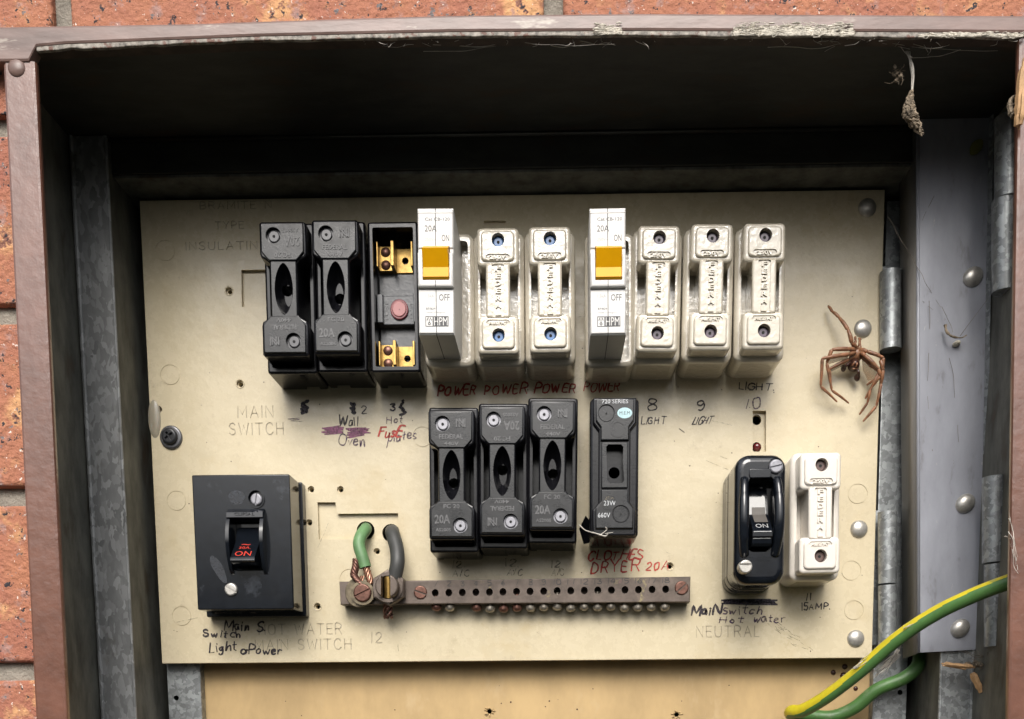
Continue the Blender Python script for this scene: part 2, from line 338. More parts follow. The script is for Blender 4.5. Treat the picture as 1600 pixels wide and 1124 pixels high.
    def mesh(s, name, mats, org=(0, 0, 0), recalc=True):
        me = bpy.data.meshes.new(name)
        me.from_pydata([((x - org[0]) * .001, (-d - org[1]) * .001, (z - org[2]) * .001) for x, d, z in s.v], [], s.f)
        for m_ in (mats if isinstance(mats, (list, tuple)) else [mats]): me.materials.append(m_)
        me.polygons.foreach_set('material_index', s.m)
        if recalc:
            bm = bmesh.new(); bm.from_mesh(me); bmesh.ops.recalc_face_normals(bm, faces=bm.faces); bm.to_mesh(me); bm.free()
        return me
ORG = {}
def tag(o, label=None, cat=None, group=None, kind=None):
    for k, v in (('label', label), ('category', cat), ('group', group), ('kind', kind)):
        if v: o[k] = v
    return o
def thing(name, org, label, cat, group=None, template=False):
    o = bpy.data.objects.new(name, None); COL.objects.link(o); o.empty_display_size = 0.01
    o.location = (org[0] * .001, -org[1] * .001, org[2] * .001 + ZOFF)
    ORG[o.name] = (0, 0, 0) if template else (org[0], -org[1], org[2])
    return tag(o, label, cat, group)
def build(mb, name, mats, parent=None, label=None, smooth=35, org=None, cut=None, wn=True):
    og = ORG[parent.name] if parent else (org or (0, 0, 0))
    me = mb.mesh(name, mats, og)
    ob = bpy.data.objects.new(name, me); COL.objects.link(ob)
    if cut:
        for c in (cut if isinstance(cut, list) else [cut]):
            cm = c.mesh('cutter', mats, og); co = bpy.data.objects.new('cutter', cm); COL.objects.link(co)
            md = ob.modifiers.new('b', 'BOOLEAN'); md.operation = 'DIFFERENCE'; md.solver = 'EXACT'; md.object = co; md.use_self = True
            bpy.context.view_layer.update()
            nm = bpy.data.meshes.new_from_object(ob.evaluated_get(bpy.context.evaluated_depsgraph_get()))
            ob.modifiers.clear(); nm.name = name; ob.data = nm; bpy.data.objects.remove(co)
        me = ob.data
    if smooth and len(me.polygons):
        me.shade_smooth(); me.set_sharp_from_angle(angle=RAD(smooth))
        fl = [not (len(p.vertices) > 4 or max(abs(c) for c in p.normal) > .9995) for p in me.polygons]
        me.polygons.foreach_set('use_smooth', fl)
    if parent: ob.parent = parent; ORG[ob.name] = og
    else:
        ob.location = (og[0] * .001, og[1] * .001, og[2] * .001 + ZOFF); ORG[ob.name] = og
    if label: ob['label'] = label
    return ob
def dup(root, loc, label=None, rot=0, skip=()):
    r = root.copy(); COL.objects.link(r); r.location = (loc[0] * .001, -loc[1] * .001, loc[2] * .001 + ZOFF)
    r.rotation_euler = (0, RAD(rot), 0)
    if label: r['label'] = label
    for ch in list(root.children):
        c = ch.copy(); COL.objects.link(c); c.parent = r
        for g in list(ch.children): e = g.copy(); COL.objects.link(e); e.parent = c
    return r

# ================================================================== BRICK WALL
DB = 95
wall = thing('brick_wall', (0, DB - 110, -400), 'speckled orange brick wall with raked grey mortar around the meter box', 'wall')
mb = MB(); PITCH = 85.3; Z0 = 33.6
BX0, BX1, BZ1 = -228, 262, 154
for r in range(-5, 6):
    za = Z0 + PITCH * r + 4.5; zb = Z0 + PITCH * (r + 1) - 4.5
    off = 0 if r % 2 == 1 else 115
    for c in range(-5, 6):
        xa = -205 + off + 230 * c + 4.5; xb = xa + 221
        za_ = za
        segs = [(xa, xb)]
        if zb > -1000 and za < BZ1:
            if zb > BZ1:
                za_ = BZ1
                if xa < BX0: mb.box(xa, min(xb, BX0), DB - 14, DB, za, BZ1 - .01, .3)
                if xb > BX1: mb.box(max(xa, BX1), xb, DB - 14, DB, za, BZ1 - .01, .3)
            else:
                segs = []
                if xa < BX0: segs.append((xa, min(xb, BX0)))
                if xb > BX1: segs.append((max(xa, BX1), xb))
        for (a, b2) in segs:
            zz = za_
            if b2 - a < 3 or zb - zz < 2: continue
            j = random.uniform(-0.8, 0.8)
            mb.box(a, b2, DB - 14, DB + j, zz, zb, 2.2)
build(mb, 'bricks', M['brick'], wall)
mb = MB()
mb.box(-1400, -238, DB - 108, DB - 14.2, -400, 560); mb.box(-1400, BX0 - .5, DB - 14, DB - 5, -400, 560); mb.box(BX1 + .5, 1300, DB - 108, DB - 5, -400, 560); mb.box(BX0 - .5, BX1 + .5, DB - 108, DB - 5, BZ1 + .5, 560)
build(mb, 'mortar', M['mortar'], wall)

# ================================================================== METER BOX
box = thing('meter_box', (0, -40, -300), 'recessed galvanised meter box with brown painted metal frame set into brick wall', 'meter box')
FD = 105
def strip(px_in, px_out, d0, d1, mbx, m=0, b=0.8):
    """bent strip through inner / outer photo-measured edges (x, z)"""
    n = len(px_in); vs = []
    for (xi, zi), (xo, zo) in zip(px_in, px_out):
        ax, az = xo - xi, zo - zi; l = math.hypot(ax, az); ux, uz = ax / l * b, az / l * b
        vs += [(xi, d0, zi), (xi, d1 - b, zi), (xi + ux * .3, d1 - b * .3, zi + uz * .3), (xi + ux, d1, zi + uz),
               (xo - ux, d1, zo - uz), (xo - ux * .3, d1 - b * .3, zo - uz * .3), (xo, d1 - b, zo), (xo, d0, zo)]
    fs = []
    for i in range(n - 1):
        for k in range(8): j = (k + 1) % 8; fs.append((i * 8 + k, i * 8 + j, (i + 1) * 8 + j, (i + 1) * 8 + k))
    fs.append(tuple(range(8))[::-1]); fs.append(tuple((n - 1) * 8 + k for k in range(8)))
    mbx.add(vs, fs, m)
# left stile
ys = [96, 400, 700, 1124, 1500]
def left_in(y): return 55 + (y - 100) * 50 / 1024.
def left_out(y): return 4 + (y - 100) * 51 / 1024.
mb = MB(); strip([P(left_in(y), y, FD) for y in ys], [P(left_out(y), y, FD) for y in ys], FD - 3, FD, mb, b=1.4)
strip([P(left_out(y) + 14, y, FD) for y in ys], [P(left_out(y) + 2, y, FD) for y in ys], DB - 6, FD - 2.8, mb, b=.2)
build(mb, 'frame_stile', M['frame'], box)
mb = MB(); ys2 = [60, 300, 600, 900, 1124, 1500]
def r_in(y): return 1592 - (y - 60) * 17 / 1064.
strip([P(r_in(y), y, FD) for y in ys2], [P(r_in(y) + 62, y, FD) for y in ys2], FD - 3, FD, mb, b=1.4)
for y0, y1 in zip(ys2, ys2[1:]): pass
build(mb, 'frame_stile', M['frame'], box)
# top rail: front band and a set-back peeling lip
xs = [-60, 60, 180, 300, 400, 560, 700, 850, 1000, 1200, 1400, 1600, 1700]
import bisect
def interp(t, X):
    for (a, b2), (c, d2) in zip(t, t[1:]):
        if X <= c: return b2 + (d2 - b2) * (X - a) / (c - a)
    return t[-1][1]
OUT = [(-60, 43), (0, 41), (300, 36), (500, 29), (700, 23), (1000, 20), (1200, 21), (1700, 24)]
INN = [(-60, 97), (44, 96), (56, 81), (100, 77), (400, 65), (700, 58), (1000, 56), (1400, 58), (1700, 60)]
xs = [-60, 0, 44, 56, 100, 180, 300, 400, 560, 700, 850, 1000, 1200, 1400, 1600, 1700]
mb = MB()
strip([P(x, interp(INN, x) - (0 if x < 50 else 8), FD + 1) for x in xs], [P(x, interp(OUT, x), FD + 1) for x in xs], FD - 5, FD + 1, mb, b=1.2)
rail = build(mb, 'frame_rail', M['framedirty'], box)
mb = MB(); n = 90; vi = []; vo = []
for k in range(n + 1):
    x = 58 + (1680 - 58) * k / n; jag = random.uniform(-1.2, 1.8) if x < 420 or x > 1100 else random.uniform(-.6, .9)
    vi.append(P(x, interp(INN, x) + jag, FD)); vo.append(P(x, interp(INN, x) - 10, FD))
strip(vi, vo, FD - 1.2, FD + .4, mb, b=.4)
build(mb, 'frame_lip', M['peel'], box)
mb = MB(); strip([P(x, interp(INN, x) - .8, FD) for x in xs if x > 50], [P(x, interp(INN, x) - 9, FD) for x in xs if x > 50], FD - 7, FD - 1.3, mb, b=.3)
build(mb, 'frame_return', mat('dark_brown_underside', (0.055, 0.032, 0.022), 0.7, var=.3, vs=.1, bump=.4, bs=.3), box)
# rivet at the corner
mb = MB(); x, z = P(24, 104, FD + 1); mb.dome(x, z, FD - .4, 4.2, 1.9); build(mb, 'rivet', M['framedirty'], box)
# lining
WL, WR = -236, 258; CT = 150; FL = 20
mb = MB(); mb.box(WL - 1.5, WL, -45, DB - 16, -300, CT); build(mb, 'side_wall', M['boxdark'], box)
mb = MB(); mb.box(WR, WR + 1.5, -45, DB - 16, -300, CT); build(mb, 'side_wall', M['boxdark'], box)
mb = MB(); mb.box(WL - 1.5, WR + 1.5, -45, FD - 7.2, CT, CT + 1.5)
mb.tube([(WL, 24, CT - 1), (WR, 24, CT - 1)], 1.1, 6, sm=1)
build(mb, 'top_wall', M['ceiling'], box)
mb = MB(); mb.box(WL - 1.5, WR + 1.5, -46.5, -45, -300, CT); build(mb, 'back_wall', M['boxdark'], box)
# mounting flanges with a rolled edge
def vflange(xa, xb, d, bx, m):
    """face from xa (wall side) to xb (inner edge), returning backwards along xb"""
    s = 1 if xb > xa else -1
    mb = MB(); z0, z1 = -300, CT - .5
    mb.box(min(xa, xb), max(xa, xb), d - 1.4, d, z0, z1, .5)
    mb.tube([(xa + s * .8, d - .3, z0), (xa + s * .8, d - .3, z1)], 1.3, 8, sm=1)
    mb.tube([(xb - s * .6, d - .7, z0), (xb - s * .6, d - .7, z1)], 1.0, 8, sm=1)
    build(mb, 'mounting_flange', m, bx)
    mb = MB(); a, b2 = sorted((xb - s * 1.6, xb - s * .2)); mb.box(a, b2, -45, d - 1.6, z0, z1); build(mb, 'flange_return', M['boxdark'], bx)
fx0, _ = P(130, 500, 28); fx1, _ = P(180, 500, 28)
vflange(fx0 - 2, fx1, 28, box, M['galvdull'])
rx0, _ = P(1520, 1090, 28); rx1, _ = P(1468, 1090, 28)
vflange(rx0, rx1, 28, box, M['galv'])
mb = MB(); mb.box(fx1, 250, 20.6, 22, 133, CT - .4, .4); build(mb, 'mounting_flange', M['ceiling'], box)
mb = MB(); mb.box(fx1, 250, -45, 20.4, 131.4, 132.8); build(mb, 'flange_return', M['boxdark'], box)
# strips behind the switchboard
for (pa, pb, yy) in ((262, 314, 1080), (1364, 1417, 1080)):
    xa, _ = P(pa, yy, -9); xb, _ = P(pb, yy, -9)
    mb = MB(); mb.box(xa, xb, -10.4, -9, -300, 128, .4); mb.box(xa, xa + 1.2, -40, -10.5, -300, 128); mb.box(xb - 1.2, xb, -40, -10.5, -300, 128)
    cut = MB()
    cyl = [(ell(xb - 4 if pa > 1000 else xa + 5, zz, 1.6, 1.6, 12)) for zz in (-23, 8, -150)]
    for c in cyl: cut.slab(c, -12, -6)
    build(mb, 'mounting_strip', M['galv'], box, cut=cut)
xw, _ = P(250, 1080, -20)

# ================================================================== TAN BACKING BOARD
tb = thing('backing_board', (0, -18, -290), 'tan hardboard backing sheet with torn screw holes below the cream switchboard', 'backing board')
xa, _ = P(318, 1100, -16); xb, _ = P(1366, 1100, -16)
mb = MB(); mb.box(xa, xb, -19, -16, -300, -118, .5)
cut = MB()
for px, py in ((765, 1112), (1057, 1117)): x, z = P(px, py, -16); cut.slab(ell(x, z, 1.7, 1.5, 10), -25, -14)
build(mb, 'board', M['tan'], tb, cut=cut)
mb = MB()
for px, py in ((765, 1112), (1057, 1117)):
    x, z = P(px, py, -16)
    for k in range(9):
        a = k * .7 + random.uniform(-.3, .3); r0 = 1.6; r1 = random.uniform(2.6, 4.2)
        mb.tube([(x + r0 * math.cos(a), -16, z + r0 * math.sin(a)), (x + r1 * math.cos(a), -15.2, z + r1 * math.sin(a) * .8)], (.7, .25), 5, sm=1)
build(mb, 'torn_fibres', M['tan'], tb)
mb = MB(); xq, _ = P(313, 1080, -14); mb.box(xa - 3.2, xa - .4, -19, -12, -300, -118, .4); build(mb, 'edge_strip', mat('aged_edge_strip', (0.30, 0.22, 0.15), 0.6), tb)
mb = MB()
for px, py, r in ((1302, 1051, 1.7), (1320, 1042, 1.8), (1318, 1056, 2.2), (1300, 1086, 1.0), (1337, 1076, 1.5), (1330, 1063, 1.2)):
    x, z = P(px, py, -16); mb.dome(x, z, -16, r, r * .6, n=8, rings=3)
for k in range(14):
    x, z = P(random.uniform(340, 1340), random.uniform(1060, 1124), -16); mb.dome(x, z, -16, random.uniform(.25, .6), .3, n=6, rings=2)
build(mb, 'dirt_specks', M['spiderdark'], tb)

# ================================================================== STROKE LETTERING
G = {
'A': (.75, [[(0, 0), (.37, 1), (.75, 0)], [(.14, .36), (.6, .36)]]), 'B': (.65, [[(0, 0), (0, 1), (.4, 1), (.6, .86), (.55, .6), (.4, .53), (0, .53)], [(.4, .53), (.62, .4), (.62, .14), (.4, 0), (0, 0)]]),
'C': (.7, [[(.68, .8), (.5, 1), (.2, .97), (0, .65), (.02, .3), (.2, .03), (.5, 0), (.7, .2)]]), 'D': (.7, [[(0, 0), (.02, 1), (.4, .97), (.68, .7), (.66, .3), (.38, .02), (0, 0)]]),
'E': (.58, [[(.58, 1), (0, 1), (0, 0), (.58, 0)], [(0, .53), (.48, .53)]]), 'F': (.56, [[(0, 0), (0, 1), (.56, 1)], [(0, .55), (.45, .55)]]),
'G': (.72, [[(.68, .82), (.45, 1), (.15, .93), (0, .6), (.03, .25), (.25, 0), (.55, .02), (.7, .2), (.7, .48), (.42, .48)]]), 'H': (.68, [[(0, 0), (0, 1)], [(.68, 0), (.68, 1)], [(0, .52), (.68, .52)]]),
'I': (.0, [[(0, 0), (0, 1)]]), 'L': (.5, [[(0, 1), (0, 0), (.5, 0)]]), 'M': (.86, [[(0, 0), (.04, 1), (.43, .25), (.82, 1), (.86, 0)]]),
'N': (.7, [[(0, 0), (0, 1), (.7, 0), (.7, 1)]]), 'O': (.78, [[(.39, 1), (.1, .88), (0, .5), (.1, .12), (.39, 0), (.68, .12), (.78, .5), (.68, .88), (.39, 1)]]),
'P': (.6, [[(0, 0), (0, 1), (.4, .99), (.6, .84), (.58, .6), (.38, .48), (0, .47)]]), 'R': (.66, [[(0, 0), (0, 1), (.42, 1), (.6, .86), (.58, .62), (.4, .52), (0, .52)], [(.34, .52), (.66, 0)]]),
'S': (.6, [[(.58, .84), (.4, 1), (.14, .96), (.02, .76), (.14, .57), (.46, .44), (.6, .25), (.48, .04), (.2, 0), (0, .17)]]), 'T': (.7, [[(0, 1), (.7, 1)], [(.35, 1), (.35, 0)]]),
'U': (.68, [[(0, 1), (0, .3), (.14, .04), (.34, 0), (.54, .04), (.68, .3), (.68, 1)]]), 'V': (.7, [[(0, 1), (.35, 0), (.7, 1)]]), 'W': (1.0, [[(0, 1), (.24, 0), (.5, .85), (.76, 0), (1, 1)]]),
'Y': (.7, [[(0, 1), (.35, .5), (.7, 1)], [(.35, .5), (.3, 0)]]), '0': (.6, [[(.3, 1), (.06, .85), (0, .45), (.12, .06), (.36, 0), (.56, .2), (.6, .6), (.5, .92), (.3, 1)]]),
'1': (.05, [[(.04, 1), (0, 0)]]), '2': (.6, [[(.02, .78), (.16, .98), (.42, .98), (.56, .76), (.42, .45), (0, .02), (.6, 0)]]), '3': (.55, [[(0, .9), (.3, 1), (.5, .8), (.2, .55), (.52, .4), (.5, .12), (.25, 0), (0, .1)]]),
'4': (.6, [[(.45, 0), (.45, 1), (0, .35), (.6, .35)]]), '5': (.5, [[(.5, 1), (.06, .98), (.02, .55), (.35, .58), (.5, .3), (.3, .02), (0, .06)]]), '6': (.55, [[(.45, 1), (.1, .6), (0, .25), (.25, 0), (.5, .2), (.4, .48), (.05, .35)]]),
'7': (.5, [[(0, 1), (.5, .97), (.18, 0)]]), '8': (.55, [[(.28, .54), (.02, .7), (.05, .94), (.3, 1), (.52, .88), (.5, .66), (.28, .54), (.0, .32), (.05, .05), (.3, 0), (.54, .1), (.54, .36), (.28, .54)]]),
'9': (.5, [[(.48, .75), (.3, 1), (.04, .88), (.02, .62), (.24, .5), (.48, .7), (.48, .3), (.3, 0), (.06, .05)]]), '/': (.3, [[(0, 0), (.3, 1)]]), '.': (.05, [[(0, .03), (.05, 0)]]), '&': (.5, [[(.4, .5), (.15, .6), (0, .3), (.2, .05), (.42, .3), (.3, .55), (.5, .5)]]),
'a': (.5, [[(.42, .55), (.15, .6), (0, .3), (.12, .03), (.35, .12), (.43, .5), (.5, .02)]]), 'b': (.5, [[(0, 1), (0, 0), (.4, .05), (.45, .4), (.05, .5)]]), 'c': (.4, [[(.4, .5), (.12, .58), (0, .28), (.14, .02), (.42, .08)]]),
'e': (.45, [[(.02, .3), (.4, .36), (.3, .58), (.06, .5), (.0, .2), (.2, 0), (.45, .1)]]), 'g': (.45, [[(.4, .5), (.1, .58), (.0, .3), (.2, .1), (.4, .45), (.4, -.2), (.2, -.42), (0, -.25)]]), 'h': (.45, [[(0, 1), (.02, 0), (.1, .42), (.3, .52), (.4, .35), (.45, 0)]]),
'i': (.05, [[(0, .55), (.04, 0)], [(.03, .78), (.05, .82)]]), 'l': (.08, [[(0, 1), (.06, 0)]]), 'n': (.45, [[(0, .55), (.03, 0), (.12, .45), (.32, .55), (.4, .3), (.45, 0)]]), 'o': (.45, [[(.25, .58), (.02, .42), (.04, .08), (.3, 0), (.45, .25), (.36, .52), (.2, .58)]]),
'p': (.45, [[(.02, .6), (.0, -.5)], [(.02, .5), (.3, .62), (.45, .4), (.3, .12), (.02, .12)]]), 'r': (.4, [[(0, .55), (.04, 0)], [(.04, .35), (.2, .56), (.4, .5)]]), 's': (.38, [[(.36, .55), (.1, .58), (.05, .36), (.34, .24), (.28, .03), (0, .02)]]),
't': (.4, [[(.18, .95), (.16, .1), (.35, .02)], [(0, .62), (.42, .66)]]), 'u': (.45, [[(0, .55), (.05, .08), (.25, .0), (.4, .2), (.42, .55), (.45, .02)]]), 'v': (.4, [[(0, .55), (.2, 0), (.42, .6)]]), 'w': (.65, [[(0, .55), (.12, .03), (.3, .42), (.45, .02), (.66, .58)]]), 'y': (.45, [[(0, .55), (.2, .1)], [(.42, .58), (.1, -.4)]]), 'f': (.4, [[(.4, .9), (.2, 1), (.15, 0)], [(0, .55), (.36, .58)]]),
' ': (.35, [])}
_k = [0]
def write(mb, s, px0, px1, pyb, hpx, wpx, d=0, m=0, jit=.05, slant=.1, tilt=0, thick=None, gap=.28, lift=.16, solid=None):
    """lettering fitted between two measured ends of its line on a surface at depth d"""
    (xa, zb), (xb, _) = P(px0, pyb, d), P(px1, pyb, d); zt = P(px0, pyb - hpx, d)[1]; H = zt - zb; wd = wpx * H / hpx
    tot = sum(G[c][0] + gap for c in s) - gap; sc = (xb - xa) / (tot * H)
    cur = 0
    for c in s:
        adv, st = G[c]
        jx, jz = random.uniform(-jit, jit) * 1.6, random.uniform(-jit, jit) * 1.6; ks = 1 + random.uniform(-3, 2.5) * jit; sh = slant + random.uniform(-2.5, 2.5) * jit
        for pl in st:
            pts = []
            for (u, v) in pl:
                v2 = v * ks + jz + random.uniform(-jit, jit) * 1.0; u2 = (cur + u * ks + jx * .5 + random.uniform(-jit, jit) * .9) * sc + sh * v2
                pts.append((xa + u2 * H, zb + v2 * H + math.tan(RAD(tilt)) * (u2 * H), 0))
            q = [(p.x, p.y) for p in (crom(pts, 3) if len(pts) > 3 and jit > 0 or len(pts) > 5 else [Vector(p) for p in pts])]
            _k[0] = (_k[0] + 1) % 6
            if solid: mb.ribbon(q, wd, d + .6, m, 0.0, th=solid + .6)
            else: mb.ribbon(q, wd * (1 + jit * 3) * random.uniform(.85, 1.2), d + lift + .012 * _k[0], m, .08 + jit * 4)
        cur += adv + gap
def scribble(mb, px0, px1, py0, py1, n, wpx, m=0, d=0, lift=.15):
    pts = []
    for k in range(n):
        t = k / (n - 1); y = py0 + (py1 - py0) * (t + random.uniform(-.18, .18)); x = px0 if k % 2 else px1
        pts.append((*P(x + random.uniform(-3, 3), y, d), 0))
    q = crom(pts, 4)
    for i in range(0, len(q) - 4, 4): mb.ribbon([(p.x, p.y) for p in q[i:i + 5]], wpx / 2.65, d + lift + .01 * (i // 4 % 8), m, .3)

# ================================================================== SWITCHBOARD
sb = thing('switchboard_panel', (0, -6, -129.7), 'cream insulating switchboard panel with engraved lettering, handwriting and riveted hinges', 'switchboard')
mb = MB(); mb.box(-210, 210, -6, 0, -129.7, 129.7, .35)
c1 = MB(); c2 = MB()
def poly(pts, d=0): return [P(x, y, d) for x, y in pts]
c1.slab(poly([(496, 785), (524, 785), (527, 803), (622, 802), (623, 842), (498, 843)]), -2.6, 3)
c1.slab(poly([(377, 422), (440, 421), (440, 480), (378, 480)]), -2.6, 3)
c1.slab(poly([(1176, 642), (1197, 642), (1197, 706), (1176, 706)]), -3.2, 3)
c1.slab(poly([(756, 345), (790, 345), (790, 352), (756, 352)]), -2, 3)
for px, py, rp in ((570, 828, 14), (610, 832, 14)): x, z = P(px, py, 0); c2.slab(ell(x, z, rp / 2.65, rp / 2.65, 20), -9, 3)
for px, py in ((1184, 654), (1184, 697)): x, z = P(px, py, 0); c2.slab(ell(x, z, 2.7, 2.9, 16), -9, 3)
SMALL = [(358, 455), (375, 600), (486, 765), (532, 765), (483, 817), (589, 862), (496, 948), (1047, 885), (248, 640)]
for px, py in SMALL: x, z = P(px, py, 0); c2.slab(ell(x, z, 1.3, 1.3, 12), -9, -1.6); c2.slab(ell(x, z, 2.0, 2.0, 14), -1.7, 3)
CIRC = [(258, 392), (266, 586), (276, 783), (284, 963), (1340, 772), (1330, 892), (1334, 954), (660, 683), (640, 952), (546, 905)]
for px, py in CIRC:
    x, z = P(px, py, 0); c2.ring(ell(x, z, 5.7, 5.7, 28), ell(x, z, 5.35, 5.35, 28), -.35, 1)
c3 = MB()
eng = [('MAIN', 372, 427, 653, 18), ('SWITCH', 359, 443, 680, 18), ('HOT WATER', 405, 534, 992, 16), ('MAIN SWITCH', 399, 549, 1016, 16), ('12', 581, 597, 1005, 16),
       ('NEUTRAL', 1088, 1186, 996, 17), ('BRAMITE N', 313, 424, 327, 11), ('TYPE', 337, 381, 358, 11), ('INSULATING', 291, 418, 391, 12)]
for t, a, b2, y, h in eng: write(c3, t, a, b2, y, h, 2.0, 0, jit=0, slant=0, solid=.38, gap=.38)
build(mb, 'board', M['board'], sb, cut=[c1, c2, c3], smooth=0)
# grime lying in the engraving
mb = MB()
for t, a, b2, y, h in eng: write(mb, t, a, b2, y, h, 1.2, 0, jit=0, slant=0, gap=.38, lift=-.33)
build(mb, 'engraving_grime', M['groove'], sb, smooth=0)
# raised bead round the small holes
mb = MB()
for px, py in SMALL[:2] + SMALL[6:8]:
    x, z = P(px, py, 0); o = [(x + 2.4 * math.cos(a), .05, z + 2.4 * math.sin(a)) for a in [2 * math.pi * k / 20 for k in range(21)]]
    mb.tube(o, .28, 5, sm=1)
build(mb, 'hole_bead', M['board'], sb)
for px, py in ((1355, 325), (1348, 514), (1342, 827), (1337, 998)):
    x, z = P(px, py, 0); mb = MB(); mb.dome(x, z, 0, 5.1, 2.6, n=24, rings=7); build(mb, 'rivet', M['nickel'], sb, smooth=60)
mb = MB(); x, z = P(1184, 697, -3); mb.dome(x, z, -5.5, 2.7, 2.4); build(mb, 'wax_seal', M['wax'], sb)
# hinge knuckles along the right edge
def knuckle(px0, px1, py0, py1, d, parent, m, name='hinge_knuckle'):
    (xa, z0), (xb, _), (xc, z1) = P(px0, py0, d), P(px1, py0, d), P((px0 + px1) / 2, py1, d)
    r = (xb - xa) / 2; mb = MB(); mb.tube([((xa + xb) / 2, d - r * .2, z0), (xc, d - r * .2, z1)], r, 20, sm=1)
    return build(mb, name, m, parent)
knuckle(1376, 1409, 424, 546, 4, sb, M['galv']); knuckle(1373, 1402, 800, 912, 4, sb, M['galv'])
knuckle(1373, 1402, 915, 1012, 4, sb, M['galv'])
mb = MB(); mb.box(209, 217, -9, -7.5, -122, -44, .2); mb.box(209, 217, -9, -7.5, 45, 92, .2); build(mb, 'hinge_leaf', M['galv'], sb)
# fixing screw at the left
x, z = P(268, 684, 0); mb = MB(); mb.slab(ell(x, z, 6.5, 6.7, 28), 0, 1.6, 1.0); wsh = build(mb, 'screw_washer', M['washer'], sb)
mb = MB(); mb.slab(ell(x - .3, z + .2, 4.6, 4.7, 24), 1.6, 3.8, 1.3); cr = MB()
for a in (35, 125):
    o = rrect(0, 0, 5.2, 1.3, .2, 1); c, s = math.cos(RAD(a)), math.sin(RAD(a)); cr.slab([(x - .3 + u * c - v * s, z + .2 + u * s + v * c) for u, v in o], 2.2, 6)
build(mb, 'fixing_screw', M['rubber'], sb, cut=cr)

mb = MB()
for q in range(90):
    px, py = random.uniform(260, 1350), random.uniform(440, 1020); x, z = P(px, py, 0); r = random.uniform(.15, .42)
    mb.dome(x, z, 0, r, r * .5, n=6, rings=2)
build(mb, 'dirt_specks', M['spiderdark'], sb)
for q in range(46):
    if q < 24: t_ = random.random(); px, py = 1200 + 62 * t_ + random.uniform(-9, 9), 977 + 45 * t_ * t_ + random.uniform(-6, 6); L_ = 5
    else: px, py = random.uniform(270, 1340), random.uniform(460, 1020); L_ = random.uniform(4, 22)
    a = random.uniform(0, 3.1) if q >= 24 else random.uniform(.2, .9); mb = MB(); dx, dy = L_ * math.cos(a), L_ * math.sin(a)
    mb.ribbon([P(px - dx, py - dy, 0), P(px + random.uniform(-1, 1), py + random.uniform(-1, 1), 0), P(px + dx, py + dy, 0)], .28, .12)
    build(mb, 'scratch', M['scuff'], sb, smooth=0)
# ---- handwriting
def hand(name, m, items, label):
    for it in items:
        mb = MB()
        if it[0] == '#': scribble(mb, *it[1:])
        else: write(mb, *it[:6], **(it[6] if len(it) > 6 else {}))
        build(mb, name if it[0] != '#' else 'scribble', m, sb, label=label, smooth=0)
hand('handwriting', M['inkblack'], [('#', 474, 479, 629, 647, 12, 5.0), ('Wall', 529, 559, 665, 14, 2.0), ('#', 550, 556, 629, 647, 12, 4.5), ('2', 565, 575, 647, 13, 1.8),
    ('3', 610, 619, 643, 13, 2.0), ('#', 626, 632, 628, 646, 10, 3.6), ('8', 1013, 1025, 642, 17, 2.2, dict(jit=.03)), ('9', 1089, 1100, 642, 16, 2.2, dict(jit=.03)),
    ('LIGHT', 1002, 1039, 663, 11, 1.7, dict(slant=.25)), ('LIGHT', 1082, 1110, 663, 11, 1.6, dict(slant=.4)), ('LIGHT.', 1154, 1209, 608, 10, 1.8, dict(tilt=-3, slant=.15)),
    ('/', 1062, 1069, 670, -6, 1.5), ('Main S.', 351, 414, 985, 15, 2.4, dict(slant=.2, tilt=-2)), ('Switch', 318, 376, 995, 12, 2.3, dict(tilt=-3)),
    ('Light', 328, 369, 1019, 14, 2.2, dict(tilt=4)), ('&', 376, 386, 1023, 13, 2.2), ('Power', 389, 440, 1021, 13, 2.4, dict(tilt=-2)),
    ('#', 1130, 1212, 937, 945, 9, 3.2), ('#', 1132, 1205, 936, 944, 7, 3.0), ('MaiN', 1080, 1124, 961, 14, 3.2, dict(slant=.25)), ('11', 1260, 1267, 938, 11, 2.0, dict(gap=.6)), ('15AMP.', 1253, 1296, 953, 10, 1.9, dict(slant=.05))],
    'black marker handwriting')
hand('handwriting', M['inkpurple'], [('Oven', 528, 569, 697, 16, 1.9), ('Hot', 604, 629, 662, 12, 1.5), ('plates', 606, 650, 691, 15, 1.7, dict(tilt=6)), ('10', 1166, 1187, 640, 16, 1.6, dict(gap=.5)),
    ('switch', 1129, 1189, 960, 13, 1.9, dict(slant=.2)), ('Hot', 1123, 1160, 974, 10, 1.9), ('water', 1177, 1226, 973, 13, 1.9)], 'purple marker handwriting')
hand('handwriting', M['inkred'], [('FusE', 591, 626, 683, 14, 3.0, dict(slant=.35)), ('CLOTHES', 918, 1002, 876, 14, 2.2, dict(slant=.3, tilt=1)), ('DRYER', 923, 996, 895, 18, 2.2, dict(slant=.1, tilt=1)),
    ('20A', 1009, 1044, 891, 14, 2.2, dict(slant=.15))], 'red marker handwriting')
hand('handwriting', M['inkdarkred'], [('POWER', 684, 742, 618, 15, 2.4, dict(slant=.25)), ('POWER', 757, 822, 616, 15, 2.2, dict(slant=.25)), ('POWER', 835, 898, 614, 14, 2.3, dict(slant=.25)),
    ('POWER', 912, 967, 612, 14, 1.8, dict(slant=.3))], 'dark red marker handwriting')
hand('handwriting', M['inkfaint'], [('12.', 708, 726, 887, 11, 1.5), ('A/C', 708, 733, 901, 10, 1.3), ('12.', 790, 810, 886, 11, 1.5), ('A/C', 792, 816, 900, 10, 1.3), ('12', 862, 875, 886, 11, 1.5), ('A/C', 862, 880, 900, 10, 1.3)],
    'faint pencil handwriting')
hand('ink_smudge', M['inksmudge'], [('#', 506, 534, 667, 679, 10, 2.6), ('#', 542, 571, 668, 683, 10, 2.8), ('#', 560, 577, 671, 676, 5, 2)], 'purple crossed out writing')
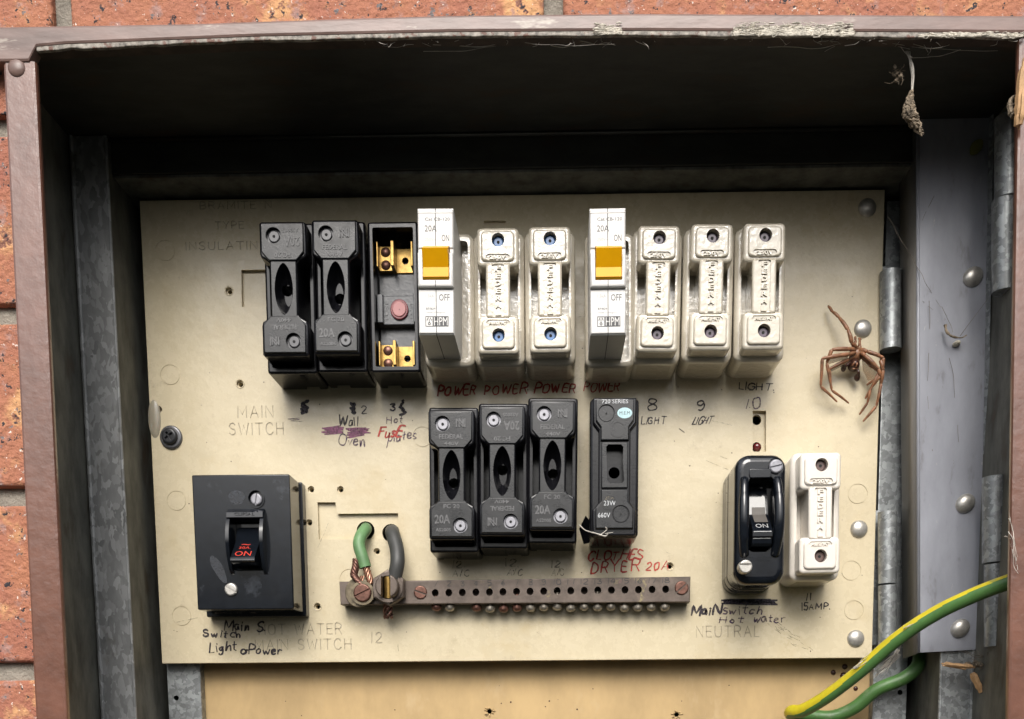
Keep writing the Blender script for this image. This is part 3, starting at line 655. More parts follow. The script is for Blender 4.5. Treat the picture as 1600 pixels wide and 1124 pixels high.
mb = MB(); scribble(mb, 453, 470, 653, 660, 5, .6); scribble(mb, 488, 492, 652, 656, 2, 2); scribble(mb, 490, 492, 680, 686, 2, 1.6)
build(mb, 'handwriting', M['inkpurple'], sb, smooth=0)
# smear of silicone over the left edge
x, z = P(240, 655, 0); mb = MB(); mb.dome(0, 0, 0, 1, 1, n=28, rings=8)
mb.xf(lambda a, d, c: (x + .5 + a * 3.9, -.6 + d * 1.7, z + c * 11.5)); ob = build(mb, 'silicone_smear', M['silicone'], None, org=(x, 0, z), smooth=60)
tag(ob, 'cloudy grey silicone smear on the left edge of the cream panel above the black screw', 'sealant')

# ================================================================== GREY HINGE BRACKET (right)
hb = thing('hinge_bracket', (240, 0, -128), 'long grey painted steel hinge bracket with three silver rivets beside the cream panel', 'bracket')
A = [P3(1434, 150, 30), P3(1551, 150, 30), P3(1530, 1015, 30), P3(1435, 1020, 30)]
def shift(q, dd): return [(x, d + dd, z) for x, d, z in q]
mb = MB(); mb.hexa(A, shift(A, -1.4)); build(mb, 'face_plate', M['greyplate'], hb)
B_ = [(A[0][0], 29.8, A[0][2]), (A[3][0], 29.8, A[3][2])]
mb = MB(); xt, _ = P(1403, 300, 3); xb2, _ = P(1412, 1010, 3)
mb.hexa([(A[0][0] + .2, 30, A[0][2]), (xt, 2, A[0][2] - 4), (xb2, 2, A[3][2] - 2), (A[3][0] + .2, 30, A[3][2])],
        [(A[0][0] + 1.6, 28.5, A[0][2]), (xt + 1.4, 2, A[0][2] - 4), (xb2 + 1.4, 2, A[3][2] - 2), (A[3][0] + 1.6, 28.5, A[3][2])])
build(mb, 'side_plate', mat('brownish_grey_painted_steel', (0.24, 0.225, 0.205), 0.45, var=0.15, vs=0.05, stretch=(1, 1, .2)), hb)
mb = MB(); mb.tube([A[0], A[3]], 1.0, 8, sm=1)
build(mb, 'folded_edge', M['greyplate'], hb)
mb = MB(); q = [P3(1547, 150, 31), P3(1553, 150, 34), P3(1539, 1013, 34), P3(1532, 1015, 31)]; mb.hexa(q, shift(q, -1.5)); build(mb, 'hinge_leaf', M['galv'], hb)
for px, py in ((1520, 433), (1508, 787), (1500, 982)):
    x, z = P(px, py, 30); mb = MB(); mb.dome(x, z, 30, 5.3, 3.2, n=24, rings=7); mb.xf(lambda a, d, c: (a + (c - z) * .18, d, c + 0)); build(mb, 'rivet', M['nickel'], hb, smooth=60)
knuckle(1556, 1593, 182, 309, 52, hb, M['galv']); knuckle(1552, 1588, 312, 455, 52, hb, M['galv'])
knuckle(1537, 1574, 745, 879, 52, hb, M['galv']); knuckle(1540, 1573, 882, 1010, 52, hb, M['galv'])

# ================================================================== BLACK CARTRIDGE FUSES
def fc_base(t, width=27.3, hgt=78, dep=28, contacts=True):
    mb = MB(); oo = rrect(0, 0, width, hgt, 1.5, 3)
    mb.slab(oo, 0, dep, 1.2, bb=.6)
    cut = MB(); cut.slab(rrect(0, 0, width - 5.2, hgt - 6, 1.0, 3), 9, dep + 5)
    cut.slab(rrect(-5, -hgt / 2, 8, 4, .3, 1), -2, 5); cut.slab(rrect(-5, hgt / 2, 8, 4, .3, 1), -2, 5)
    return build(mb, 'fuse_base', M['black'], t, cut=cut)
def bone(w, h, wst, a, b, cz=0):
    """dog-bone outline: heads of width w down to a, blending to waist width by b (from each end)"""
    W, H, S = w / 2, h / 2, wst / 2; o = []
    def curve(x0, z0, x1, z1, k):
        return [(x0, z0), (x0 + (x1 - x0) * .12, z0 + (z1 - z0) * .35), (x0 + (x1 - x0) * .75, z0 + (z1 - z0) * .72), (x1, z1)]
    q = [(W, -H + 1), (W, -H + a)] + curve(W, -H + a, S, -H + b, 0)[1:] + [(S, H - b)] + curve(W, H - a, S, H - b, 0)[::-1][1:] + [(W, H - 1), (W - 1, H)]
    q = [(W - 1, -H)] + q
    return [(x, z + cz) for x, z in q] + [(-x, z + cz) for x, z in q[::-1]]
def fc_fuse(org, label, name='cartridge_fuse', group='black cartridge fuses', bright=False):
    t = thing(name, org, label, 'fuse', group, template=True)
    fc_base(t)
    mb = MB(); mb.slab(bone(24.8, 68, 14.6, 16, 21), 14, 40.6, 1.0)
    # raised face plates, the two heads and the waist
    H = 34
    for s in (1, -1):
        o = [(-11.2, -H + 1.3), (11.2, -H + 1.3), (11.2, -H + 15.6), (8.6, -H + 18.6), (7.2, -H + 20), (-7.2, -H + 20), (-8.6, -H + 18.6), (-11.2, -H + 15.6)]
        mb.slab([(x * s, z * s) for x, z in o], 40, 42, .5, m=1)
    mb.slab(rrect(0, 0, 13.6, 28.6, .4, 1), 40, 41.1, .4, m=1)
    cut = MB(); cut.dome(0, 0, 0, 1, 1, n=28, rings=7); cut.dome(0, 0, 0, 1, 1, n=28, rings=7)
    cut = MB()
    # finger recess: pointed oval, deep in the middle
    oo = [(4.9 * math.copysign(abs(math.cos(a)) ** 1.25, math.cos(a)), 13.2 * math.sin(a)) for a in [2 * math.pi * k / 28 for k in range(28)]]
    vs = []; fs = []; lv = [(1.06, 43.2), (1.0, 41.2), (.9, 38), (.72, 34.5), (.42, 32)]
    for k, d in lv: vs += [(x * k, d, z * k) for x, z in oo]
    for r in range(len(lv) - 1):
        for i in range(28): j = (i + 1) % 28; fs.append((r * 28 + i, r * 28 + j, (r + 1) * 28 + j, (r + 1) * 28 + i))
    fs += [tuple(range(28)), tuple(range(4 * 28, 5 * 28))[::-1]]
    cut.add(vs, fs)
    SCR = ((-4.6, 26.6), (4.6, -26.6))
    c2 = MB()
    for x, z in SCR: c2.slab(ell(x, z, 4.1, 4.1, 24), 39.2, 45)
    c2.slab(ell(.3, -2.4, 2.8, 2.8, 18), 20, 36.2)
    car = build(mb, 'fuse_carrier', [M['black'], M['blackface']], t, cut=[cut, c2])
    # moulded lettering, on the carrier itself
    mt = MB(); D = 41.95
    mt.text('*FEDERAL', 0, 19.8, D, 13, 2.5, .3); mt.text('*440V', .2, 16.2, D, 8, 2.0, .3)
    mt.text('*FC 20', 0, -16.6, D, 8.8, 2.4, .3); mt.text('*20A', -5, -23.4, D, 8.4, 4.8, .3); mt.text('*AS2005', -4.6, -29, D, 8.4, 1.9, .3)
    mt.text('N', 4.8, 26.8, D, 4.2, 4.2, .6); mt.text('N', 6.0, 26.9, D, 3.6, 4.6, .5)
    build(mt, 'moulded_lettering', M['raisedlit'], car, smooth=0)
    for x, z in SCR:
        s = MB(); s.slab(ell(x, z, 3.9, 3.9, 22), 38.5, 39.5, 0); s.slab(ell(x, z, 3.0, 3.0, 22), 39.3, 40.6, .5); s.slab(ell(x, z, .75, .75, 10), 40.5, 40.75, 0, m=1)
        build(s, 'terminal_screw', [M['screwgrey'] if bright else M['screwdark'], M['pin']], t)
    return t
ZF = 64.7
f2 = fc_fuse((-91.3, 0, 65.2), 'second black fuse of the top row, FEDERAL lettering upright')
f1 = dup(f2, (-119.0, 0, 64.7), 'leftmost black fuse of the top row, its moulded lettering upside down', rot=180)
f1['group'] = 'black cartridge fuses'
g1 = fc_fuse((-31.6, 0, -32.0), 'left one of three black fuses below POWER handwriting, pale grey screws', bright=True)
g3 = dup(g1, (22.9, 0, -27.6), 'right one of three black lower fuses, highest of them, pale grey screws')
g2 = dup(g1, (-4.2, 0, -30.2), 'middle one of three black lower fuses, lettering upside down', rot=180)
for o, r in ((f2, -.6), (f1, 179.6), (g1, -.6), (g2, 179.3), (g3, -.8)): o.rotation_euler = (0, RAD(-r), 0)
# open base without its carrier
ob3 = thing('open_fuse_base', (-62.5, 0, 64.8), 'black fuse base with its carrier missing, brass contacts and pink centre button showing', 'fuse base', template=True)
fc_base(ob3)
mb = MB(); mb.slab(rrect(0, -1, 21.4, 50, .5, 1), 8.5, 12, .5); mb.slab(rrect(0, -2.5, 21.6, 15.5, .4, 1), 11.5, 17, .5)
mb.box(-10.8, -7.6, 16.9, 20, -10, 5, .4); mb.box(9.2, 10.8, 16.9, 20, -10, 5, .4)
mb.text('FUSE', -5.9, -2.5, 16.95, 10, 1.7, .3, rot=90); mb.text('FUSE', 7.6, -2.5, 16.95, 9, 1.5, .3, rot=90)
build(mb, 'base_floor', mat('grey_bakelite', (0.10, 0.105, 0.115), 0.3, var=0.2, vs=0.1, bump=0.3, bs=0.6, spots=[((0.2, 0.2, 0.2), 0.3, .66, .1)]), ob3)
mb = MB(); mb.slab(ell(1.2, -2.5, 5.0, 5.4, 28), 16.5, 18.4, .5, m=1); mb.slab(ell(1.2, -2.5, 3.9, 4.2, 28), 18, 19, .5); mb.slab(ell(1.4, -2.9, .35, .35, 8), 18.9, 19.1, m=1); build(mb, 'button', [M['pink'], M['pinkrim']], ob3)
for s, zc in ((1, 25), (-1, -27)):
    mb = MB(); z0, z1 = zc - 6.5, zc + 6.5
    mb.box(-.6, 9.6, 11, 13, z0, z1, .3); mb.box(8.6, 9.8, 12, 22, z0, z1, .3); mb.box(-2.2, -.4, 12, 23, z0, z1, .3); mb.box(-9.8, -2.4, 11, 16, z0, z1, .3); mb.box(-10.2, -9.2, 12, 22, z0, z1, .3)
    cu = MB(); cu.slab(ell(4.4, zc, 1.9, 1.9, 14), 9, 25)
    build(mb, 'brass_contact', M['brass'], ob3, cut=cu)
    mb = MB(); mb.dome(-6, zc + 3.4, 16, 2.7, 1.4, n=14, rings=3); mb.dome(-6, zc - 3.4, 16, 2.7, 1.4, n=14, rings=3); build(mb, 'clamp_screw', M['copper'], ob3)

# ================================================================== PORCELAIN FUSES
def porc_base(t, m, slots=True):
    mb = MB(); mb.slab(rrect(0, 0, 27.4, 69.5, 4.5, 5), 0, 28, 2.4, bb=.8)
    cut = MB(); cut.slab(rrect(0, 0, 20.5, 61, 2, 3), 20.5, 33)
    return build(mb, 'fuse_base', m, t, cut=cut)
def porc_fuse(org, label, m, plug, group='porcelain rewirable fuses'):
    t = thing('porcelain_fuse', org, label, 'fuse', group, template=True)
    porc_base(t, m)
    H = 32; W = 11.1; S = 6.1
    def heads(w, ins, hd=19.5):
        o = []
        for s in (1, -1):
            yield [(x * s, z * s) for x, z in ccw(rrect(0, -H + hd / 2, w - 2 * ins, hd - 2 * ins, 2.4, 4))]
    mb = MB()
    for o in heads(22.2, 0): mb.slab(o, 21, 38.6, 1.6)
    for o in heads(22.2, 2.2): mb.slab(o, 34, 40, 1.0)
    mb.slab(rrect(0, 0, 12.8, 27.5, 1.3, 3), 21, 39.3, 1.1)
    cut = MB()
    for z in (25.2, -22.8): cut.slab(ell(.2, z, 3.4, 3.5, 22), 35, 45)
    cut.slab(rrect(0, 0, 6.6, 26.6, .8, 2), 38.2, 45)
    for q in (1, -1): cut.slab(rrect(0, q * 16.6, 12.6, 3.1, 1.6, 4), 39.2, 45)
    car = build(mb, 'fuse_carrier', m, t, cut=cut)
    mt = MB()
    for k, c in enumerate('FEDERAL'): mt.text('*' + c, .1, 11.3 - k * 3.75, 38.1, 3.1, 2.6, .95)
    mt.text('*250V', 0, 16.6, 39.1, 8.8, 2.1, .9); mt.text('*AUS.PAT', 0, -16.6, 39.1, 9.8, 1.8, .9)
    build(mt, 'moulded_lettering', m, car, smooth=0)
    for z in (25.2, -22.8):
        s = MB(); s.slab(ell(.2, z, 3.5, 3.6, 22), 33.5, 35.6, 0); s.slab(ell(.2, z, 2.6, 2.7, 22), 35.5, 37, .5); s.slab(ell(.2, z, .8, .8, 10), 36.9, 37.2, m=1)
        build(s, 'terminal_screw', [plug, M['pin']], t)
    return t
def pc(px0, px1, pyt, pyb, pt):
    xa = P(px0, (pyt + pyb) / 2, 40)[0]; xb = P(px1, (pyt + pyb) / 2, 40)[0]; return ((xa + xb) / 2, 0, (P(px0, pyt, 40)[1] + P(px0, pyb, 40)[1]) / 2)
w1 = porc_fuse((-5.4, 0, 63.2), 'glossy cream porcelain fuse with blue screws, right of the first yellow-switch breaker', M['porc'], M['blue'])
w2 = dup(w1, (22.2, 0, 63.5), 'glossy cream porcelain fuse with blue screws, left of the second yellow-switch breaker')
w3 = porc_fuse((79.5, 0, 63.2), 'cream porcelain fuse with dark screws just right of the second yellow-switch breaker', M['porc'], M['plum'])
w4 = dup(w3, (107.6, 0, 63.7), 'cream porcelain fuse with dark screws, directly above the handwritten number 9')
w5 = dup(w3, (135.6, 0, 63.7), 'cream porcelain fuse with dark screws at the right end of the top row')
w6 = porc_fuse((167.9, 0, -53.6), 'chalky white porcelain fuse with brown screws beside the glossy black rounded switch', M['porcwhite'], M['brown'])
for o, r in ((w1, .3), (w3, 1.0), (w4, .8), (w5, 0), (w6, -.6)): o.rotation_euler = (0, RAD(r), 0)

# ================================================================== BREAKERS
def breaker(org, label):
    t = thing('circuit_breaker', org, label, 'circuit breaker', 'plug-in breakers with yellow switches', template=True)
    porc_base(t, M['porc'])
    bx = -2.9
    def o(z0, z1, w=17.8): return [(bx - w / 2, z0), (bx + w / 2, z0), (bx + w / 2, z1), (bx - w / 2, z1)]
    mb = MB(); mb.slab(o(-30.6, 30.6, 18.2), 20, 63.2, .7)
    mb.slab(o(-30.0, -8.6), 62, 64, .6); mb.slab(o(11.2, 29.6), 62, 63.9, .6); mb.slab(o(-8.2, 8.4, 18), 62, 66.2, 1.1)
    mb.slab([(bx - 8.9, 27.9), (bx + 8.9, 27.9), (bx + 8.9, 28.3), (bx - 8.9, 28.3)], 63, 64.1, .1)
    cut = MB(); cut.slab(rrect(bx + .3, 3.6, 13.6, 17.2, .3, 1), 60, 70)
    build(mb, 'breaker_body', M['white'], t, cut=cut)
    s = MB(); s.box(bx - .16, bx + .16, 63, 64.16, -30.3, -8.7); s.box(bx - .16, bx + .16, 63, 66.33, -8.1, -5.2); s.box(bx - .16, bx + .16, 63, 64.05, 12.3, 27.8); s.box(bx - .16, bx + .16, 25, 63.4, -30.75, -30.5)
    s.box(bx - .16, bx + .16, 63, 64, 28.4, 30.4)
    build(s, 'body_seam', M['seam'], t, smooth=0)
    y = MB(); y.prof([(58, 11.6), (65, 11.7), (70.5, 8.6), (66.4, 1.0), (67.2, -3.8), (66.2, -4.6), (58, -4.6)], bx - 6.2, bx + 6.8)
    build(y, 'toggle', M['yellow'], t)
    p = MB(); D = 63.92
    p.text('Cat CB-120', bx + 1, 25.0, D, 12.5, 1.5, .06); p.text('20A', bx - 2.4, 20.6, D, 6, 3.0, .06); p.text('ON', bx + 5, 16, D, 3.8, 3.2, .06)
    p.text('OFF', bx + 4.2, -12.6, 64.02, 5.4, 3.2, .06)
    p.text('B7/B29', bx - 2.8, -18.0, 64.02, 4.6, 1.0, .06)
    # maker's mark: outlined pictogram square and dark block with light letters
    p.ring(rrect(bx - 3.6, -24.2, 3.9, 5.0, 0), rrect(bx - 3.6, -24.2, 3.3, 4.4, 0), 64.0, 64.09)
    p.box(bx - 1.6, bx + 6.2, 64.0, 64.09, -26.7, -21.7)
    p.ring(ell(bx - 3.6, -25.3, .75, .75, 10), ell(bx - 3.6, -25.3, .35, .35, 10), 64.0, 64.1)
    p.ribbon([(bx - 3.6, -24.6), (bx - 3.6, -23.2)], .5, 64.12); p.ribbon([(bx - 4.7, -23.6), (bx - 4.1, -22.4)], .5, 64.12); p.ribbon([(bx - 2.5, -23.6), (bx - 3.1, -22.4)], .5, 64.12)
    build(p, 'printed_lettering', M['print'], t, smooth=0)
    p = MB(); p.text('HPM', bx + 2.3, -24.2, 64.1, 6.9, 4.0, .06); build(p, 'maker_mark', M['white'], t, smooth=0)
    p = MB(); p.text('250V~', bx - 2.6, 15.4, D, 5.6, 1.7, .06); p.text('1.5kA', bx - 3.2, -11.8, 64.02, 4.4, 1.6, .06); p.text('Made in Belgium', bx - .2, -19.9, 64.02, 9.5, .9, .06)
    build(p, 'faded_print', M['printfaint'], t, smooth=0)
    return t
b1 = breaker((-32.5, 0, 63.0), 'white circuit breaker with yellow switch beside the open black fuse base')
b2 = dup(b1, (54.6, 0, 61.9), 'white circuit breaker with yellow switch standing between two porcelain fuses')
b1.rotation_euler = (0, RAD(.5), 0); b2.rotation_euler = (0, RAD(-.2), 0)
b2.location.y -= 0.0

# ================================================================== 660V FUSE
t = thing('cartridge_fuse', (56.4, 0, -28.6), 'worn black fuse marked 660V with pale oval sticker, above CLOTHES DRYER handwriting', 'fuse', 'black cartridge fuses', template=True)
mb = MB(); mb.slab(rrect(0, 0, 25, 73, 2, 3), 0, 26, 1, bb=.5); mb.slab(rrect(0, 0, 26.4, 73.6, 2.6, 4), 16, 37.5, 1.6); c0 = MB(); c0.slab(rrect(0, 0, 12, 26, 1, 2), 10, 40); build(mb, 'fuse_base', M['black'], t, cut=c0)
H = 36.2
q = [(11.4, -H), (11.8, -H + 1), (11.8, -22.5), (8.6, -18.6), (8.6, 19), (11.8, 23), (11.8, H - 1), (11.4, H)]
mb = MB(); mb.slab(q + [(-x, z) for x, z in q[::-1]], 26, 40, 1.0)
q2 = [(10.2, -H + 3.6), (10.2, -21.8), (7.2, -18.2), (7.2, -12), (-7.2, -12), (-7.2, -18.2), (-10.2, -21.8), (-10.2, -H + 3.6)]
mb.slab(q2, 39, 42, .6, m=1)
q3 = [(10.2, H - 1.4), (10.2, 24), (7.6, 20.6), (7.6, 13.6), (-7.6, 13.6), (-7.6, 20.6), (-10.2, 24), (-10.2, H - 1.4)]
mb.slab(q3, 39, 42, .6, m=1); mb.slab(rrect(0, .8, 14.2, 24, .3, 1), 39, 41.4, .5, m=1)
mb.ring(ell(1.6, 19, 4.1, 4.1, 24), ell(1.6, 19, 3.7, 3.7, 24), 41.8, 42.2, m=1); mb.ring(ell(-3, -19, 3.9, 3.9, 24), ell(-3, -19, 3.5, 3.5, 24), 41.8, 42.2, m=1)
cut = MB(); cut.slab([(-4.0, -6.8), (-2.6, -8.6), (4.2, -8.6), (5.2, -7), (4.4, 3), (4.6, 10.4), (3.4, 11.6), (-3.4, 11.6), (-4.6, 10.4), (-4.2, 2)], 33, 46)
c2 = MB(); c2.slab(ell(-4.6, 27.6, 4.6, 4.6, 24), 41, 45); c2.slab(ell(3.4, -25, 4.8, 4.8, 24), 41, 45); c2.slab(ell(.2, -1.4, 3.1, 3.1, 20), 24, 38)
car = build(mb, 'fuse_carrier', [M['black'], M['blackface']], t, cut=[cut, c2])
p = MB(); p.text('720 SERIES', 0, 33.6, 41.98, 14, 2.0, .08); p.text('660V', -5.6, -25.5, 41.98, 6.6, 2.5, .08); p.text('23W', -2.6, -19.2, 41.98, 6.4, 2.5, .08)
build(p, 'printed_lettering', M['printwhite'], t, smooth=0)
p = MB(); p.text('20A', -2.8, -16.4, 41.98, 5, 1.8, .08); build(p, 'faded_print', M['scuff'], t, smooth=0)
p = MB(); p.slab(ell(5.2, 27.6, 4.0, 2.8, 24), 41.9, 42.1); p.text('M.E.M', 5.2, 27.6, 42.12, 5.6, 1.7, .05, m=1); build(p, 'oval_sticker', [M['label'], M['print']], t)
for x, z in ((-4.6, 27.6), (3.4, -25)):
    p = MB(); p.slab(ell(x, z, 4.2, 4.2, 22), 40.4, 41.3, .2); p.slab(ell(x, z, .55, .55, 8), 41.25, 41.45, m=1)
    build(p, 'terminal_screw', [M['blackface'], M['pin']], t)
p = MB(); p.text('SERIES', -10.6, 0, 37.4, 20, 2.0, .3, rot=90); p.text('SERIES', 10.8, -2, 37.4, 20, 1.8, .3, rot=90); build(p, 'moulded_lettering', M['black'], car, smooth=0)
t.rotation_euler = (0, RAD(.3), 0)
# scrap of black tape and a pale fibre hanging on it
mb = MB(); c = [P3(905, 826, 14), P3(915, 806, 20), P3(920, 812, 22), P3(921, 848, 20), P3(912, 850, 12)]
mb.add(c + shift(c, -2), [(0, 1, 2, 3, 4), (9, 8, 7, 6, 5)] + [(i, 5 + i, 5 + (i + 1) % 5, (i + 1) % 5) for i in range(5)])
tag(build(mb, 'tape_scrap', M['black'], None, org=(P(912, 830, 15)[0], -15, P(912, 830, 15)[1])), 'torn scrap of black tape stuck between the 660V fuse and its left neighbour', 'tape')
mb = MB(); mb.tube([P3(905, 820, 26), P3(915, 829, 34), P3(932, 834, 42.5), P3(946, 838, 43), P3(950, 833, 44)], .35, 5, wob=.4); mb.tube([P3(938, 836, 43), P3(948, 828, 44), P3(946, 824, 45)], .3, 5); mb.tube([P3(945, 834, 43), P3(958, 832, 43)], .18, 4)
tag(build(mb, 'loose_fibre', M['web'], None, org=(P(930, 833, 40)[0], -40, P(930, 833, 40)[1])), 'pale dusty fibre lying across the lower edge of the 660V fuse', 'fibre')

# ================================================================== SCREW HEADS (helper)
def slot_screw(x, z, d, r, m, parent, a=20, h=1.6, slot=.8, name='slotted_screw', dome=True):
    mb = MB(); mb.slab(ell(x, z, r, r, 24), d - 1, d + h, h * .55); cu = MB()
    c, s = math.cos(RAD(a)), math.sin(RAD(a)); o = rrect(0, 0, r * 2.4, slot, 0)
    cu.slab([(x + u * c - v * s, z + u * s + v * c) for u, v in o], d + h - .9, d + h + 2)
    return build(mb, name, m, parent, cut=cu)

# ================================================================== MAIN SWITCH (square, left)
ms = thing('main_switch', (-149.5, 0, -64.8), 'large square glossy black main switch with red ON lettering at the lower left', 'switch', template=True)
mb = MB(); mb.slab(rrect(-1.0, -.6, 58.5, 76, .8, 2), 0, 7, .5); mb.slab(rrect(-1.0, -.6, 56.8, 74.8, .6, 2), 6.8, 8.2)
build(mb, 'switch_base', M['blackgloss'], ms)
mb = MB(); mb.slab(rrect(0, .1, 54.2, 73.4, .8, 2), 8, 30, .7); cut = MB(); cut.slab(rrect(2.9, 1, 17.4, 33, 1, 2), 24, 35); cut.slab(ell(8.2, 23.7, 4.4, 4.6, 24), 28.4, 34)
build(mb, 'switch_cover', M['blackgloss'], ms, cut=cut)
sx = 2.8
for s in (-1, 1):     # curved cheeks beside the rocker
    mb = MB(); pts = [(26, 17.5)] + [(30 + 7.5 * math.sin(math.pi * (k / 12)) ** .7, 17.5 - 35 * k / 12) for k in range(13)] + [(26, -17.5)]
    xa = sx + s * 8.4; mb.prof(pts, min(xa, xa + s * 1.9), max(xa, xa + s * 1.9)); build(mb, 'rocker_cheek', M['blackgloss'], ms, smooth=50)
mb = MB(); mb.prof([(26, 18), (31, 18), (34.6, 15.6), (34.8, 13), (30, 12), (26, 12)], sx - 10, sx + 10); mb.text('CLIPSAL', sx, 14.6, 34.5, 11, 1.6, .5); build(mb, 'top_lip', M['blackgloss'], ms)
mb = MB(); mb.prof([(22, 10), (27, 8), (31, 0), (41, -9.4), (41.6, -11.2), (40.5, -12.2), (28, -14), (22, -14)], sx - 6.6, sx + 6.6)
rk = build(mb, 'rocker', M['blackgloss'], ms)
mb = MB(); mb.text('ON', 0, 0, 0, 9, 3.0, .1); mb.text('30A.', 0, 3.7, 0, 6.6, 1.5, .1); mb.text('~', 0, 5.7, 0, 5, .8, .1)
def onface(x, d, z): k = (z + 8.0); t_ = 31 + (41 - 31) * (-(-7.2 + z * 1.0) / 9.4); return (sx + x - .3, t_ + .12 + d, -7.2 + z)
mb.xf(onface); build(mb, 'printed_lettering', M['redprint'], rk, smooth=0)
slot_screw(8.2, 23.5, 28.6, 3.3, M['screwgrey'], ms, 80); mb = MB(); mb.ring(ell(8.2, 23.6, 4.8, 5.2, 24), ell(8.2, 23.6, 4.2, 4.5, 24), 29.8, 30.8); build(mb, 'screw_collar', M['blackgloss'], ms)
slot_screw(-7.6, -25.6, 30, 3.6, M['nickel'], ms, -28)
mb = MB()
for cx_, cz_, rx_, rz_, sk in ((-2.5, 24.4, 4.6, 3.9, 0), (-14.2, -14.5, 3.0, 7.6, -.45)):
    o = [(cx_ + rx_ * math.cos(a) * (1 + .1 * math.sin(3 * a)) + sk * rz_ * math.sin(a), cz_ + rz_ * math.sin(a)) for a in [2 * math.pi * k / 24 for k in range(24)]]
    mb.add([(x, 30.12, z) for x, z in o], [tuple(range(24))])
build(mb, 'dull_smudges', M['powder'], ms, smooth=0)
mb = MB(); write(mb, 'Main S', 352, 412, 966, 9, 1.8, 0); mb.xf(lambda a, d, c: (a + 149.5, 14 + d + (c + 104) * 1.2, -37.2)); build(mb, 'handwriting', M['inkblack'], ms, smooth=0)

# ================================================================== HOT WATER SWITCH (rounded, right)
hw = thing('rounded_switch', (134.6, 0, -57.6), 'tall rounded glossy black switch with ON toggle beside the white porcelain fuse', 'switch', template=True)
mb = MB(); mb.slab(rrect(.6, -.2, 27.8, 69.6, 8, 6), 0, 9, .8, bb=.5); mb.slab(rrect(.5, -.1, 26.6, 68.4, 7.6, 6), 8.4, 10); mb.slab(rrect(.3, 0, 27.6, 69.0, 8, 6), 9.8, 19, .8, bb=.6); mb.slab(rrect(.2, 0, 26.4, 68, 7.6, 6), 18.4, 21)
build(mb, 'switch_base', M['blackgloss'], hw)
mb = MB(); mb.slab(rrect(.1, .1, 27.4, 68.6, 7.6, 7), 20.6, 43.5, 4.2, bb=.6, seg=6); cut = MB(); cut.slab(rrect(.2, 3, 13.4, 40, 3, 4), 30, 50); cut.slab(ell(8.0, 27.8, 4.5, 4.5, 22), 41.6, 50)
build(mb, 'switch_cover', M['blackgloss'], hw, cut=cut, smooth=50)
for s in (-1, 1):
    mb = MB(); mb.tube([(s * 8.4, 40.5, 24), (s * 9.1, 44.5, 17), (s * 9.5, 47, 5), (s * 9.3, 46.8, -7), (s * 8.6, 44, -16), (s * 7.6, 40.5, -21)], [1.6, 2.4, 2.8, 2.8, 2.6, 1.6], 14, sm=8)
    build(mb, 'side_ridge', M['blackgloss'], hw, smooth=80)
mb = MB(); mb.slab(rrect(-.5, 24.2, 12, 5, 1, 2), 42, 43.9, .5); mb.text('CLIPSAL', .4, -20.6, 43.4, 12.5, 2.2, .45, rot=180); build(mb, 'moulded_lettering', M['blackgloss'], hw)
mb = MB(); mb.prof([(28, 20), (33, 18), (35, 10), (36.5, 4), (44, -1.5), (49, -6), (49.6, -7), (49.6, -9.6), (48, -10.6), (47.6, -13), (46, -14.4), (30, -16)], -5.1, 5.3); rk = build(mb, 'toggle', M['blackgloss'], hw)
mb = MB(); mb.text('ON', 0, 0, 0, 6.6, 2.5, .1); mb.xf(lambda x, d, z: (.2 + x, 44 + (-(z - 3.7) - 1.5) / 4.5 * 5 + d + .1, z - 3.7)); mb.box(-4.6, 4.8, 49.5, 49.8, -7.4, -7.0); mb.box(-4.6, 4.8, 48.0, 48.3, -10.7, -10.3)
build(mb, 'printed_lettering', M['printfaint'], rk, smooth=0)
mb = MB(); mb.prof([(35.6, 8.0), (36.9, 3.9), (44.2, -1.2), (44.4, -1.4), (35, -1.4)], -3.2, 4.0); build(mb, 'toggle_neck', mat('dusty_grey_toggle_neck', (.11, .10, .09), .6), hw)
slot_screw(8.0, 27.8, 42.4, 3.7, M['screwgrey'], hw, 12)
mb = MB(); mb.slab(ell(-8.6, -25.4, 3.6, 3.6, 24), 36, 50, .7); cu = MB(); cu.box(-14, 0, 48.6, 52, -24.8, -23.8); build(mb, 'slotted_screw', M['nickel'], hw, cut=cu)

# ================================================================== NEUTRAL BAR
nb = thing('neutral_bar', (0, 0, -91), 'long oxidised brass neutral bar with eighteen numbered holes and terminal screws', 'neutral bar')
mb = MB(); za, zb = -97.6, -84.0
q = [P(530, 909, 12), P(1079, 901, 12), P(1078, 941, 12), P(532, 945, 12)]
mb.slab(q, 1, 12, .5)
holes = [P(680 + 21.18 * k, 926.5 - .33 * k, 12) for k in range(18)]
cut = MB()
for x, z in holes: cut.slab(ell(x, z, 2.0, 2.15, 16), 2, 15)
build(mb, 'bar', M['barmetal'], nb, cut=cut)
mb = MB()
for k in range(18):
    t_ = str(k + 1); px = 680 + 21.18 * k; write(mb, t_, px - (2 if k < 9 else 5), px + (3 if k < 9 else 6), 916.5 - .33 * k, 8, 1.0, 12, jit=.02, slant=0, lift=.08)
mb2 = MB()
build(mb, 'stamped_numbers', M['seam'], nb, smooth=0)
